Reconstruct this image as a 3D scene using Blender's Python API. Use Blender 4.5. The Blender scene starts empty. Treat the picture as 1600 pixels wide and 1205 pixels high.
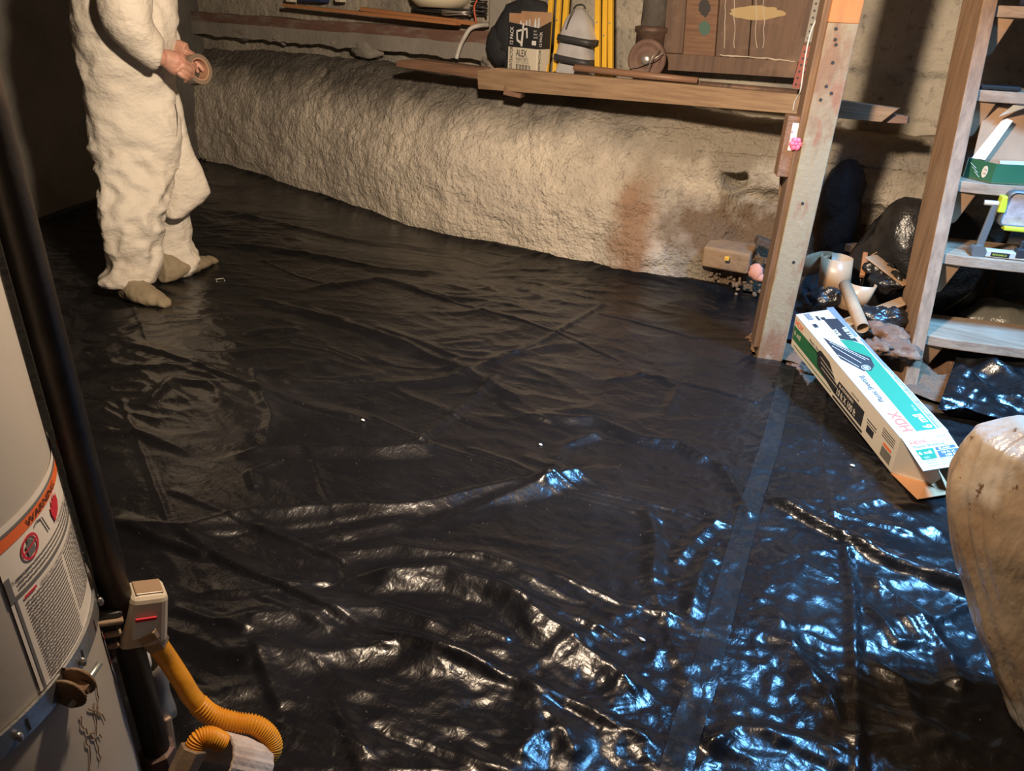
import bpy, bmesh, math, random
import numpy as np
from mathutils import Vector, Matrix
random.seed(7); RNG = np.random.RandomState(7)
SC = bpy.context.scene; COL = SC.collection
# ------------------------------------------------------------------ camera, world, lights, exposure
F = 1157.; H = 1.10; PITCH = math.radians(27); AZ = math.radians(33.4); ROLL = math.radians(2.65)
fw = np.array([-math.sin(AZ)*math.cos(PITCH), math.cos(AZ)*math.cos(PITCH), -math.sin(PITCH)])
r0 = np.array([math.cos(AZ), math.sin(AZ), 0.]); u0 = np.cross(r0, fw)
rt = math.cos(ROLL)*r0 + math.sin(ROLL)*u0; up_ = np.cross(rt, fw); CAM = np.array([0, 0, H])
cd = bpy.data.cameras.new('camera'); cam = bpy.data.objects.new('camera', cd); COL.objects.link(cam)
cd.sensor_width = 36.; cd.lens = F/1600*36.; cd.clip_start = .02; cd.clip_end = 60
cam.matrix_world = Matrix(((rt[0], up_[0], -fw[0], 0), (rt[1], up_[1], -fw[1], 0), (rt[2], up_[2], -fw[2], H), (0, 0, 0, 1)))
SC.camera = cam
W = bpy.data.worlds.new('world'); SC.world = W; W.use_nodes = True
W.node_tree.nodes['Background'].inputs[0].default_value = (.55, .6, .75, 1)
W.node_tree.nodes['Background'].inputs[1].default_value = .012
SC.view_settings.view_transform = 'Standard'; SC.view_settings.look = 'None'
SC.view_settings.exposure = 0.0; SC.view_settings.gamma = 1.0; SC.view_settings.use_curve_mapping = False
SC.cycles.max_bounces = 6; SC.cycles.use_denoising = True; SC.cycles.sample_clamp_indirect = 6
def light(name, kind, loc, col, energy, look=None, **kw):
    l = bpy.data.lights.new(name, kind); l.color = col; l.energy = energy
    for k, v in kw.items(): setattr(l, k, v)
    o = bpy.data.objects.new(name, l); COL.objects.link(o); o.location = loc
    if look is not None: o.rotation_euler = (Vector(look)-Vector(loc)).to_track_quat('-Z', 'Y').to_euler()
    return o
LAMP = (-.66, .93, 1.50)
light('work_bulb', 'POINT', LAMP, (1., .76, .53), 60, shadow_soft_size=.045)
light('work_flood', 'SPOT', (LAMP[0], LAMP[1]+.02, LAMP[2]), (1., .80, .60), 262, look=(-1.9, 3.1, .55), spot_size=math.radians(165), spot_blend=1., shadow_soft_size=.06)
# daylight that falls down the stair opening at the upper right
light('stair_daylight', 'AREA', (.42, 2.28, 2.02), (.16, .48, 1.), 64, look=(.16, 2.12, 0), shape='RECTANGLE', size=.42, size_y=.36, spread=math.radians(92))
# ------------------------------------------------------------------ pixel -> place helpers (used to find where things stand)
def ray(px, py):
    d = fw + rt*(px-800)/F - up_*(py-602.5)/F
    return d/np.linalg.norm(d)
def gz(px, py, z=0.): d = ray(px, py); return CAM + d*((z-H)/d[2])
def gy(px, py, y): d = ray(px, py); return CAM + d*(y/d[1])
def gp(px, py, p, n):
    d = ray(px, py); n = np.array(n, float); p = np.array(p, float)
    return CAM + d*(np.dot(p-CAM, n)/np.dot(d, n))
# ------------------------------------------------------------------ noise
_P = np.concatenate([RNG.permutation(256)]*3)
_G = np.array([(math.cos(a), math.sin(a)) for a in np.linspace(0, 2*math.pi, 17)[:16]])
def perlin(x, y, seed=0):
    x = np.asarray(x, float)+seed*17.31; y = np.asarray(y, float)-seed*9.77
    xi = np.floor(x).astype(int); yi = np.floor(y).astype(int); xf = x-xi; yf = y-yi
    u = xf*xf*xf*(xf*(xf*6-15)+10); v = yf*yf*yf*(yf*(yf*6-15)+10)
    def g(ix, iy, dx, dy):
        h = _G[_P[(_P[ix & 255]+iy) & 255] & 15]; return h[..., 0]*dx+h[..., 1]*dy
    a = g(xi, yi, xf, yf); b = g(xi+1, yi, xf-1, yf); c = g(xi, yi+1, xf, yf-1); d = g(xi+1, yi+1, xf-1, yf-1)
    return (a*(1-u)+b*u)*(1-v)+(c*(1-u)+d*u)*v
def fbm(x, y, o=4, seed=0):
    s = 0; a = 1.
    for i in range(o): s = s+a*perlin(x*2**i, y*2**i, seed+i*3); a *= .5
    return s
def ridged(x, y, seed=0): return 1-np.abs(perlin(x, y, seed))*2.2
# ------------------------------------------------------------------ materials
def nodes(name):
    m = bpy.data.materials.new(name); m.use_nodes = True; nt = m.node_tree
    return m, nt, nt.nodes['Principled BSDF']
def c4(c): return (c[0], c[1], c[2], 1)
def link(nt, a, b): nt.links.new(a, b)
def noise(nt, scale, detail=4, rough=.55, stretch=None, kind='Noise', dist=0, coords='Object'):
    tc = nt.nodes.new('ShaderNodeTexCoord'); mp = nt.nodes.new('ShaderNodeMapping'); link(nt, tc.outputs[coords], mp.inputs[0])
    if stretch: mp.inputs['Scale'].default_value = stretch
    if kind == 'Voronoi':
        n = nt.nodes.new('ShaderNodeTexVoronoi'); n.inputs['Scale'].default_value = scale; link(nt, mp.outputs[0], n.inputs['Vector']); return n.outputs['Distance']
    n = nt.nodes.new('ShaderNodeTexNoise'); n.inputs['Scale'].default_value = scale; n.inputs['Detail'].default_value = detail
    n.inputs['Roughness'].default_value = rough; n.inputs['Distortion'].default_value = dist
    link(nt, mp.outputs[0], n.inputs['Vector']); return n.outputs['Fac']
def ramp(nt, src, lo, hi):
    r = nt.nodes.new('ShaderNodeMapRange'); r.inputs['From Min'].default_value = lo; r.inputs['From Max'].default_value = hi
    link(nt, src, r.inputs['Value']); return r.outputs['Result']
def mixc(nt, fac, a, b):
    m = nt.nodes.new('ShaderNodeMix'); m.data_type = 'RGBA'
    if isinstance(fac, (int, float)): m.inputs[0].default_value = fac
    else: link(nt, fac, m.inputs[0])
    for s, v in ((6, a), (7, b)):
        if isinstance(v, tuple): m.inputs[s].default_value = c4(v)
        else: link(nt, v, m.inputs[s])
    return m.outputs[2]
def M(name, col, rough=.7, metal=0, var=(), bump=(), spec=.5, coat=0, trans=0, alpha=1):
    """var: (scale, colour, lo, hi[, stretch]) ; bump: (scale, distance[, stretch[, kind]])"""
    m, nt, b = nodes(name); c = tuple(col)
    b.inputs['Roughness'].default_value = rough; b.inputs['Metallic'].default_value = metal
    b.inputs['Specular IOR Level'].default_value = spec; b.inputs['Coat Weight'].default_value = coat
    b.inputs['Transmission Weight'].default_value = trans; b.inputs['Alpha'].default_value = alpha
    b.inputs['Base Color'].default_value = c4(c)
    for v in var:
        f = ramp(nt, noise(nt, v[0], 6, .6, v[4] if len(v) > 4 else None), v[2], v[3]); c = mixc(nt, f, c, tuple(v[1]))
    if not isinstance(c, tuple): link(nt, c, b.inputs['Base Color'])
    prev = None
    for q in bump:
        n = noise(nt, q[0], 5, .6, q[2] if len(q) > 2 else None, q[3] if len(q) > 3 else 'Noise')
        bp = nt.nodes.new('ShaderNodeBump'); bp.inputs['Distance'].default_value = q[1]; bp.inputs['Strength'].default_value = 1
        link(nt, n, bp.inputs['Height'])
        if prev: link(nt, prev, bp.inputs['Normal'])
        prev = bp.outputs['Normal']
    if prev: link(nt, prev, b.inputs['Normal'])
    return m
def wood(name, a, b, scale=9, axis=0, rough=.75, patch=None, bumpd=.002):
    st = [1, 1, 1]; st = [6., 6., 6.]; st[axis] = .45
    v = [(scale, b, .38, .66, tuple(st)), (scale*3.2, tuple(x*.55 for x in a), .56, .8, tuple(st))]
    if patch: v += patch
    return M(name, a, rough, var=v, bump=((scale*2, bumpd, tuple(st)),))
# ------------------------------------------------------------------ mesh builder
def V3(p): return Vector((float(p[0]), float(p[1]), float(p[2])))
class MB:
    def __init__(s): s.v = []; s.f = []; s.m = []; s.cm = 0
    def mat(s, i): s.cm = i; return s
    def add(s, vs, fs):
        o = len(s.v); s.v += [tuple(float(c) for c in p) for p in vs]
        for f in fs: s.f.append(tuple(i+o for i in f)); s.m.append(s.cm)
        return s
    def box(s, c, size, R=None, taper=1.):
        x, y, z = [k/2 for k in size]; vs = []
        for dz in (-1, 1):
            t = 1 if dz < 0 else taper
            for dx, dy in ((-1, -1), (1, -1), (1, 1), (-1, 1)): vs.append(Vector((dx*x*t, dy*y*t, dz*z)))
        if R is not None: vs = [R @ v for v in vs]
        c = V3(c); return s.add([v+c for v in vs], [(3, 2, 1, 0), (4, 5, 6, 7), (0, 1, 5, 4), (1, 2, 6, 5), (2, 3, 7, 6), (3, 0, 4, 7)])
    def beam(s, a, b, w, h, upv=(0, 0, 1)):   # box from a to b; w sideways, h along upv
        a, b = V3(a), V3(b); d = (b-a).normalized(); u = V3(upv); sd = d.cross(u).normalized(); u = sd.cross(d).normalized()
        R = Matrix((d, sd, u)).transposed(); return s.box((a+b)/2, ((b-a).length, w, h), R)
    def tube(s, pts, r, n=12, cap=True, sq=None):
        pts = [V3(p) for p in pts]; k = len(pts); rs = r if hasattr(r, '__len__') else [r]*k
        t = [(pts[min(i+1, k-1)]-pts[max(i-1, 0)]).normalized() for i in range(k)]
        ref = Vector((0, 0, 1)) if abs(t[0].z) < .9 else Vector((1, 0, 0)); nn = (ref-t[0]*ref.dot(t[0])).normalized(); vs = []
        for i in range(k):
            nn = (nn-t[i]*nn.dot(t[i])).normalized(); bb = t[i].cross(nn); q = rs[i]
            qa, qb = (q if hasattr(q, '__len__') else (q, q))
            for j in range(n):
                a = 2*math.pi*j/n; vs.append(pts[i]+nn*math.cos(a)*qa+bb*math.sin(a)*qb)
        fs = [(i*n+j, i*n+(j+1) % n, (i+1)*n+(j+1) % n, (i+1)*n+j) for i in range(k-1) for j in range(n)]
        if cap: fs += [tuple(range(n-1, -1, -1)), tuple((k-1)*n+j for j in range(n))]
        return s.add(vs, fs)
    def lathe(s, prof, c=(0, 0, 0), R=None, n=32, cap=True):
        vs = []; c = V3(c)
        for r_, z in prof:
            for j in range(n):
                a = 2*math.pi*j/n; v = Vector((r_*math.cos(a), r_*math.sin(a), z)); vs.append((R @ v if R is not None else v)+c)
        k = len(prof); fs = [(i*n+j, i*n+(j+1) % n, (i+1)*n+(j+1) % n, (i+1)*n+j) for i in range(k-1) for j in range(n)]
        if cap: fs += [tuple(range(n-1, -1, -1)), tuple((k-1)*n+j for j in range(n))]
        return s.add(vs, fs)
    def loft(s, rings, cap=True):
        n = len(rings[0]); vs = [p for r_ in rings for p in r_]; k = len(rings)
        fs = [(i*n+j, i*n+(j+1) % n, (i+1)*n+(j+1) % n, (i+1)*n+j) for i in range(k-1) for j in range(n)]
        if cap: fs += [tuple(range(n-1, -1, -1)), tuple((k-1)*n+j for j in range(n))]
        return s.add(vs, fs)
    def prism(s, poly, d):      # poly: 3-D points of a planar face, extruded by vector d
        n = len(poly); d = V3(d); a = [V3(p) for p in poly]; vs = a+[p+d for p in a]
        return s.add(vs, [tuple(range(n-1, -1, -1)), tuple(range(n, 2*n))]+[(i, (i+1) % n, n+(i+1) % n, n+i) for i in range(n)])
    def grid(s, fn, nu, nv):
        vs = [fn(i/nu, j/nv) for j in range(nv+1) for i in range(nu+1)]
        return s.add(vs, [(j*(nu+1)+i, j*(nu+1)+i+1, (j+1)*(nu+1)+i+1, (j+1)*(nu+1)+i) for j in range(nv) for i in range(nu)])
    def blob(s, c, r, seed=0, amp=.2, n=14, R=None, fr=1.6):
        rx, ry, rz = r if hasattr(r, '__len__') else (r, r, r); c = V3(c); rings = []
        for i in range(n//2+1):
            th = math.pi*(i+.02)/(n//2+.04); ring = []
            for j in range(n):
                ph = 2*math.pi*j/n; x, y, z = math.sin(th)*math.cos(ph), math.sin(th)*math.sin(ph), math.cos(th)
                k = 1+amp*2*float(perlin(x*fr+seed*3.1+z, y*fr+seed*1.7-z*.7, seed)); v = Vector((x*rx*k, y*ry*k, z*rz*k))
                ring.append((R @ v if R is not None else v)+c)
            rings.append(ring)
        return s.loft(rings[::-1])
    def text(s, txt, size, o, ux, uy, align='LEFT', sx=1., bold=0., off=.0006, fn=None):
        cu = bpy.data.curves.new('lettering', 'FONT'); cu.body = txt; cu.size = size; cu.align_x = align; cu.offset = bold; cu.resolution_u = 3
        ob = bpy.data.objects.new('lettering', cu); me = bpy.data.meshes.new_from_object(ob)
        o, ux, uy = V3(o), V3(ux).normalized(), V3(uy).normalized(); nz = ux.cross(uy)
        if fn is None: vs = [o+ux*(v.co.x*sx)+uy*v.co.y+nz*off for v in me.vertices]
        else: vs = [fn(v.co.x*sx, v.co.y) for v in me.vertices]
        s.add(vs, [tuple(p.vertices) for p in me.polygons])
        bpy.data.objects.remove(ob); bpy.data.curves.remove(cu); bpy.data.meshes.remove(me); return s
    def build(s, name, mats, parent=None, smooth=False, bevel=0, seg=2, sub=0, remesh=0, disp=(), solid=0, angle=None):
        me = bpy.data.meshes.new(name); vs = np.array(s.v)
        if parent is not None: org = np.array(parent['_o'])
        else: org = np.array([(vs[:, 0].min()+vs[:, 0].max())/2, (vs[:, 1].min()+vs[:, 1].max())/2, vs[:, 2].min()])
        me.from_pydata([tuple(p) for p in (vs-org)], [], s.f); me.update()
        if not isinstance(mats, (list, tuple)): mats = [mats]
        for m in mats: me.materials.append(m)
        if len(mats) > 1: me.polygons.foreach_set('material_index', s.m)
        if smooth: me.polygons.foreach_set('use_smooth', [True]*len(s.f))
        o = bpy.data.objects.new(name, me); COL.objects.link(o); o['_o'] = [float(x) for x in org]
        if parent is not None: o.parent = parent
        else: o.location = org
        if parent is not None: o['_o'] = [float(x) for x in org]
        if smooth and angle: 
            try: me.set_sharp_from_angle(angle=math.radians(angle))
            except Exception: pass
        if solid:
            md = o.modifiers.new('solid', 'SOLIDIFY'); md.thickness = solid; md.offset = 0
        if remesh:
            md = o.modifiers.new('remesh', 'REMESH'); md.mode = 'VOXEL'; md.voxel_size = remesh; md.use_smooth_shade = True
            md = o.modifiers.new('smooth', 'SMOOTH'); md.factor = .5; md.iterations = 3
        if bevel:
            md = o.modifiers.new('bevel', 'BEVEL'); md.width = bevel; md.segments = seg; md.limit_method = 'ANGLE'; md.angle_limit = math.radians(40)
        if sub:
            md = o.modifiers.new('sub', 'SUBSURF'); md.levels = sub; md.render_levels = sub
        for (sc, st) in disp:
            tx = bpy.data.textures.new('folds', 'CLOUDS'); tx.noise_scale = sc; tx.noise_depth = 2
            md = o.modifiers.new('folds', 'DISPLACE'); md.texture = tx; md.strength = st; md.mid_level = .5; md.texture_coords = 'LOCAL'
        return o
def tag(o, label=None, cat=None, group=None, kind=None):
    if label: o['label'] = label
    if cat: o['category'] = cat
    if group: o['group'] = group
    if kind: o['kind'] = kind
    return o
def thing(name, loc, label, cat, group=None):
    o = bpy.data.objects.new(name, None); COL.objects.link(o); o.location = V3(loc); o.empty_display_size = .05
    o['_o'] = [float(x) for x in loc]; return tag(o, label, cat, group)
def struct(o, label=None): return tag(o, label, kind='structure')
def copy_thing(o, dloc, label):
    c = o.copy(); COL.objects.link(c); c.location = o.location+V3(dloc); c['label'] = label
    for ch in list(o.children):
        d = ch.copy(); COL.objects.link(d); d.parent = c
        for g in ch.children:
            e = g.copy(); COL.objects.link(e); e.parent = d
    return c
def arr_mesh(name, verts, faces, mats, mi=None):
    me = bpy.data.meshes.new(name); me.vertices.add(len(verts)); me.vertices.foreach_set('co', verts.astype(np.float32).ravel())
    nf = len(faces); me.loops.add(nf*4); me.loops.foreach_set('vertex_index', faces.astype(np.int32).ravel())
    me.polygons.add(nf); me.polygons.foreach_set('loop_start', np.arange(nf, dtype=np.int32)*4)
    me.polygons.foreach_set('loop_total', np.full(nf, 4, np.int32)) if False else None
    for m in mats: me.materials.append(m)
    if mi is not None: me.polygons.foreach_set('material_index', mi.astype(np.int32))
    me.update(calc_edges=True); me.polygons.foreach_set('use_smooth', np.ones(nf, bool)); me.validate()
    o = bpy.data.objects.new(name, me); COL.objects.link(o); return o
def gridfaces(nx, ny):
    i, j = np.meshgrid(np.arange(nx-1), np.arange(ny-1)); a = (j*nx+i).ravel()
    return np.stack([a, a+1, a+nx+1, a+nx], 1)
# ------------------------------------------------------------------ setting: walls, floor, ceiling
m_parge = None
def parge_mat():
    m, nt, b = nodes('parged_concrete'); b.inputs['Roughness'].default_value = .92; b.inputs['Specular IOR Level'].default_value = .2
    c = (.66, .585, .475)
    c = mixc(nt, ramp(nt, noise(nt, 1.3, 5, .6), .42, .7), c, (.50, .44, .37))
    c = mixc(nt, ramp(nt, noise(nt, 14, 6, .7), .55, .8), c, (.42, .37, .31))
    geo = nt.nodes.new('ShaderNodeNewGeometry'); sp = nt.nodes.new('ShaderNodeSeparateXYZ'); link(nt, geo.outputs['Position'], sp.inputs[0])
    def wob(out, n, amp):
        mm = nt.nodes.new('ShaderNodeMath'); mm.operation = 'MULTIPLY_ADD'; link(nt, noise(nt, n, 5, .6), mm.inputs[0]); mm.inputs[1].default_value = amp
        link(nt, out, mm.inputs[2]); return mm.outputs[0]
    def mul(a, b_):
        mm = nt.nodes.new('ShaderNodeMath'); mm.operation = 'MULTIPLY'; link(nt, a, mm.inputs[0]); link(nt, b_, mm.inputs[1]); return mm.outputs[0]
    # grime along the top of the bulge
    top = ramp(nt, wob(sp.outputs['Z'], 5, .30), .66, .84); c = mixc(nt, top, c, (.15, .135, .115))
    # soil-stained, peeling corner at the right foot of the wall
    soil = mul(ramp(nt, wob(sp.outputs['X'], 3, .8), -.86, -.72), ramp(nt, wob(sp.outputs['Z'], 5, .40), .60, .53))
    grey = mul(ramp(nt, wob(sp.outputs['X'], 2.4, .9), -1.32, -.85), ramp(nt, noise(nt, 3.5, 5, .65), .28, .55))
    c = mixc(nt, grey, c, (.27, .23, .175)); c = mixc(nt, soil, c, (.17, .115, .07))
    # rust-brown streak in the middle of the bulge
    dx = nt.nodes.new('ShaderNodeMath'); dx.operation = 'SUBTRACT'; link(nt, wob(sp.outputs['X'], 7, .20), dx.inputs[0]); dx.inputs[1].default_value = -1.30
    ab = nt.nodes.new('ShaderNodeMath'); ab.operation = 'ABSOLUTE'; link(nt, dx.outputs[0], ab.inputs[0])
    st = mul(ramp(nt, ab.outputs[0], .12, .03), ramp(nt, wob(sp.outputs['Z'], 8, .2), .62, .45)); c = mixc(nt, st, c, (.30, .19, .12))
    link(nt, c, b.inputs['Base Color']); prev = None
    for s_, d_, k_ in ((9, .022, 'Noise'), (38, .012, 'Noise'), (75, .004, 'Voronoi')):
        bp = nt.nodes.new('ShaderNodeBump'); bp.inputs['Distance'].default_value = d_; link(nt, noise(nt, s_, 5, .62, kind=k_), bp.inputs['Height'])
        if prev: link(nt, prev, bp.inputs['Normal'])
        prev = bp.outputs['Normal']
    link(nt, prev, b.inputs['Normal']); return m
m_parge = parge_mat()
m_dirtfloor = M('dirt_floor', (.11, .075, .05), .95, var=((6, (.06, .045, .035), .4, .7),), bump=((30, .02),))
m_dark = M('dark_masonry', (.12, .11, .10), .9, var=((3, (.06, .055, .05), .4, .7), (25, (.2, .18, .15), .6, .85)), bump=((12, .02), (50, .006)))
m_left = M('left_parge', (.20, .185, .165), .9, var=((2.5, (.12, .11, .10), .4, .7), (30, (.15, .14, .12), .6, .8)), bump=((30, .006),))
m_block = M('block_wall', (.44, .39, .31), .92, var=((2.2, (.22, .20, .17), .42, .68), (26, (.12, .105, .09), .56, .72), (7, (.42, .37, .29), .55, .8)), bump=((28, .012), (90, .004)))
m_ceil = M('joist_wood', (.22, .15, .09), .85, var=((4, (.12, .08, .05), .4, .7),), bump=((20, .004),))
# floor
struct(MB().add([(-6, -2, -.03), (2.6, -2, -.03), (2.6, 4.6, -.03), (-6, 4.6, -.03)], [(0, 1, 2, 3)]).build('floor', m_dirtfloor))
# base line of the bulging back wall
bx = [-5.6, -4.96, -3.57, -2.41, -1.80, -1.33, -.82, -.3, .6, 2.4]
by = [3.40, 3.32, 3.15, 2.98, 3.01, 3.05, 3.22, 3.32, 3.36, 3.36]
def wall_base(x): return np.interp(x, bx, by)
nx, nv = 860, 190
xs = np.linspace(-5.6, 1.9, nx); ts = np.linspace(0, 1, nv)
X, T = np.meshgrid(xs, ts)
Y0 = wall_base(X)+.03*fbm(X*1.1, X*0+3, 2, 5)
kx = 1/(1+np.exp(-(X+1.35)*7))          # 0 = bulging left part, 1 = flatter right part
ztop = .782*(1-kx)+.70*kx + .018*fbm(X*2.2, X*0, 3, 9) - .02*np.clip(X+3.5, 0, 2)*(1-kx)
# profile: foot, belly, rounded shoulder, ledge running back
def prof(T, kx):
    zz = np.where(T < .72, np.sin(T/.72*math.pi/2*.92)/math.sin(math.pi/2*.92), 1.0)
    belly = -.03*np.sin(np.clip(T/.55, 0, 1)*math.pi)
    back = np.where(T < .72, .30*(T/.72)**2.1, .30+(T-.72)/.28*.55)
    backf = np.where(T < .72, .17*(T/.72)**1.4, .17+(T-.72)/.28*.65)
    return zz, belly*(1-kx)+back*(1-kx)+backf*kx
zz, bk = prof(T, kx)
Z = zz*ztop + np.where(T > .72, (T-.72)/.28*.03, 0); Yw = Y0+bk
lump = .030*fbm(X*2.2, Z*2.6+T*1.3, 3, 2)+.009*fbm(X*11, Z*11+T*3, 3, 4)+.0045*ridged(X*26, Z*26+T*8, 8)
pit = np.clip(perlin(X*21, Z*21+T*5, 12)-.28, 0, 1)*.03
nrm_y = -np.cos(np.clip(T/.72, 0, 1)*1.2); nrm_z = np.sin(np.clip(T/.72, 0, 1)*1.35)
amp = np.clip(T*14+.3, 0, 1)
Yw = Yw+nrm_y*(lump-pit)*amp; Z = Z+nrm_z*(lump-pit)*np.clip(T*8, 0, 1)
# a vertical crack step and a broken hollow near the right foot
Yw += .030/(1+np.exp(-(X+1.42+.12*(Z-.4)+.03*fbm(X*0+1, Z*6, 2, 3))*60))*np.clip((Z-.15)*6, 0, 1)
hole = np.exp(-(((X+1.045)/.045)**4+((Z-.470-.02*perlin(X*20, Z*0, 3))/.03)**4)); Yw += .16*hole
brk = 1/(1+np.exp(-((.43+.03*fbm(X*9, X*0+2, 3, 6)-Z)*90)))*1/(1+np.exp(-(X+1.02)*40)); Yw += .07*brk
seam = np.exp(-((Z-.575)/.004)**2)*(X > -1.2)*.012; Yw += seam
o = arr_mesh('wall_back', np.stack([X.ravel(), Yw.ravel(), Z.ravel()], 1), gridfaces(nx, nv), [m_parge]); struct(o)
# upper wall set back behind the ledge, in large blocks with a parged band
YU = 3.54
xs = np.linspace(-5.6, 1.9, 640); zs = np.linspace(.15, 2.0, 190); X, Z = np.meshgrid(xs, zs)
Y = YU-.012*fbm(X*3, Z*3, 4, 21)-.004*fbm(X*22, Z*22, 2, 31)
rough_edge = .93+.02*fbm(X*6, X*0, 3, 41); Y += .03/(1+np.exp(-(rough_edge-Z)*150))*(X > -.75)    # thick plaster above, bare blocks below
for zj in (.53, .745): Y += .010*np.exp(-((Z-zj+.01*perlin(X*7, X*0, 3))/.012)**2)*(X > -.75)
for xj, lo, hi in ((-.40, .745, .93), (-.16, .53, .745), (-.58, .53, .745), (.1, .745, .93), (.3, .53, .745)): Y += .010*np.exp(-((X-xj-.01*perlin(Z*9, Z*0, 5))/.012)**2)*(Z > lo)*(Z < hi)
o = arr_mesh('wall_upper', np.stack([X.ravel(), Y.ravel(), Z.ravel()], 1), gridfaces(640, 190), [m_block]); struct(o)
# left wall, oblique
LA = np.array([-3.30, .20]); LB = np.array([-5.35, 4.0])
def lw(u, v):
    p = LA+(LB-LA)*u; n = .012*float(fbm(u*9, v*4, 3, 51)); return (p[0]+n-.10*v*0, p[1]+n, -.03+2.03*v)
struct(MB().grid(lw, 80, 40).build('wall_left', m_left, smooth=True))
def flatwall(name, a, b, z1=2.0, m=m_dark):
    def f(u, v): n = .02*float(fbm(u*9+a[0], v*5+a[1], 3, 61)); return (a[0]+(b[0]-a[0])*u+n, a[1]+(b[1]-a[1])*u+n, -.03+(z1+.03)*v)
    return struct(MB().grid(f, 60, 30).build(name, m, smooth=True))
flatwall('wall_right', (1.75, -1.3), (1.75, 3.6)); flatwall('wall_front', (-3.3, -1.3), (1.75, -1.3)); flatwall('wall_side', (-3.3, -1.3), (-3.3, .25))
# dirt face under and behind the stairs
flatwall('wall_beyond', (.02, 3.42), (1.75, 3.30), 1.9)
# ceiling boards with joists; open above the stairs where daylight comes in
cb = MB(); cb.box((-2.75, 1.3, 2.03), (5.8, 5.6, .04)); cb.box((1.35, 1.3, 2.03), (.9, 5.6, .04)); cb.box((.5, .25, 2.03), (.9, 3.4, .04)); cb.box((.5, 3.45, 2.03), (.9, 1.6, .04))
for k in range(12): cb.box((-5.2+k*.42, 1.3, 1.94), (.04, 5.4, .14))
struct(cb.build('ceiling', m_ceil))
# ------------------------------------------------------------------ the black plastic sheeting
def plastic_mat(name, base, rough, tape=False):
    m, nt, b = nodes(name); b.inputs['Base Color'].default_value = c4(base)
    b.inputs['Specular IOR Level'].default_value = .5; b.inputs['IOR'].default_value = 1.5
    dust = ramp(nt, noise(nt, 2.6, 6, .7), .50, .80)
    c = mixc(nt, dust, base, tuple(x*1.9+.003 for x in base)); 
    spk = ramp(nt, noise(nt, 160, 2, .5), .735, .78); c = mixc(nt, spk, c, (.14, .11, .08)); link(nt, c, b.inputs['Base Color'])
    rr = nt.nodes.new('ShaderNodeMapRange'); link(nt, noise(nt, 5, 5, .6), rr.inputs['Value']); rr.inputs['From Min'].default_value = .35; rr.inputs['From Max'].default_value = .7
    rr.inputs['To Min'].default_value = rough-.05; rr.inputs['To Max'].default_value = rough+.08; link(nt, rr.outputs[0], b.inputs['Roughness'])
    prev = None
    for s_, d_, st in ((14, .0030, (1, 1.5, 1)), (42, .0011, (1.6, 1, 1)), (120, .0003, (1, 1, 1))):
        bp = nt.nodes.new('ShaderNodeBump'); bp.inputs['Distance'].default_value = d_
        link(nt, noise(nt, s_, 3, .5, stretch=st, dist=.6), bp.inputs['Height'])
        if prev: link(nt, prev, bp.inputs['Normal'])
        prev = bp.outputs['Normal']
    link(nt, prev, b.inputs['Normal']); return m
m_sheet = plastic_mat('black_poly_sheet', (.0070, .0067, .0070), .25)
m_tape = plastic_mat('seam_tape_film', (.010, .013, .015), .26)
DX = .0062
gx = np.arange(-4.95, .75, DX); gyy = np.arange(.10, 3.42, DX); X, Y = np.meshgrid(gx, gyy)
wx = X+.10*fbm(X*1.3, Y*1.3, 3, 71); wy = Y+.10*fbm(X*1.3+5, Y*1.3, 3, 72)
# wrinkles run mostly along the seams of the sheet (rotated frame)
ca, sa = math.cos(.35), math.sin(.35); A = wx*ca+wy*sa; B = -wx*sa+wy*ca
Hh = .012*perlin(X*1.4, Y*1.4, 73)+.010*perlin(A*2.2, B*3.6, 74)
env = .25+1.5*np.clip(perlin(X*1.1, Y*1.1, 75)+.22, 0, 1)
Hh += env*(.0080*ridged(A*2.4, B*4.6, 76)**2*1.0 + .011*np.clip(ridged(A*4.2, B*8.5, 77)-.45, 0, 1)**1.1 + .0040*np.clip(ridged(A*6, B*5, 90)-.55, 0, 1) + .0026*np.clip(ridged(A*9, B*19, 78)-.45, 0, 1))
Hh += (X > -.75)*.0035*np.clip((X+.75)*3, 0, 1)*(np.clip(ridged(A*15, B*24, 91)-.3, 0, 1)+np.clip(ridged(X*22, Y*13, 92)-.45, 0, 1))
Hh += .0005*fbm(A*20, B*24, 2, 79)
def seg_dist(px, py, a, b):
    ab = b-a; L = ab@ab; t = np.clip(((px-a[0])*ab[0]+(py-a[1])*ab[1])/L, 0, 1)
    dx, dy = px-(a[0]+t*ab[0]), py-(a[1]+t*ab[1]); side = np.sign(ab[0]*(py-a[1])-ab[1]*(px-a[0])); return np.hypot(dx, dy), side, t
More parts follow.
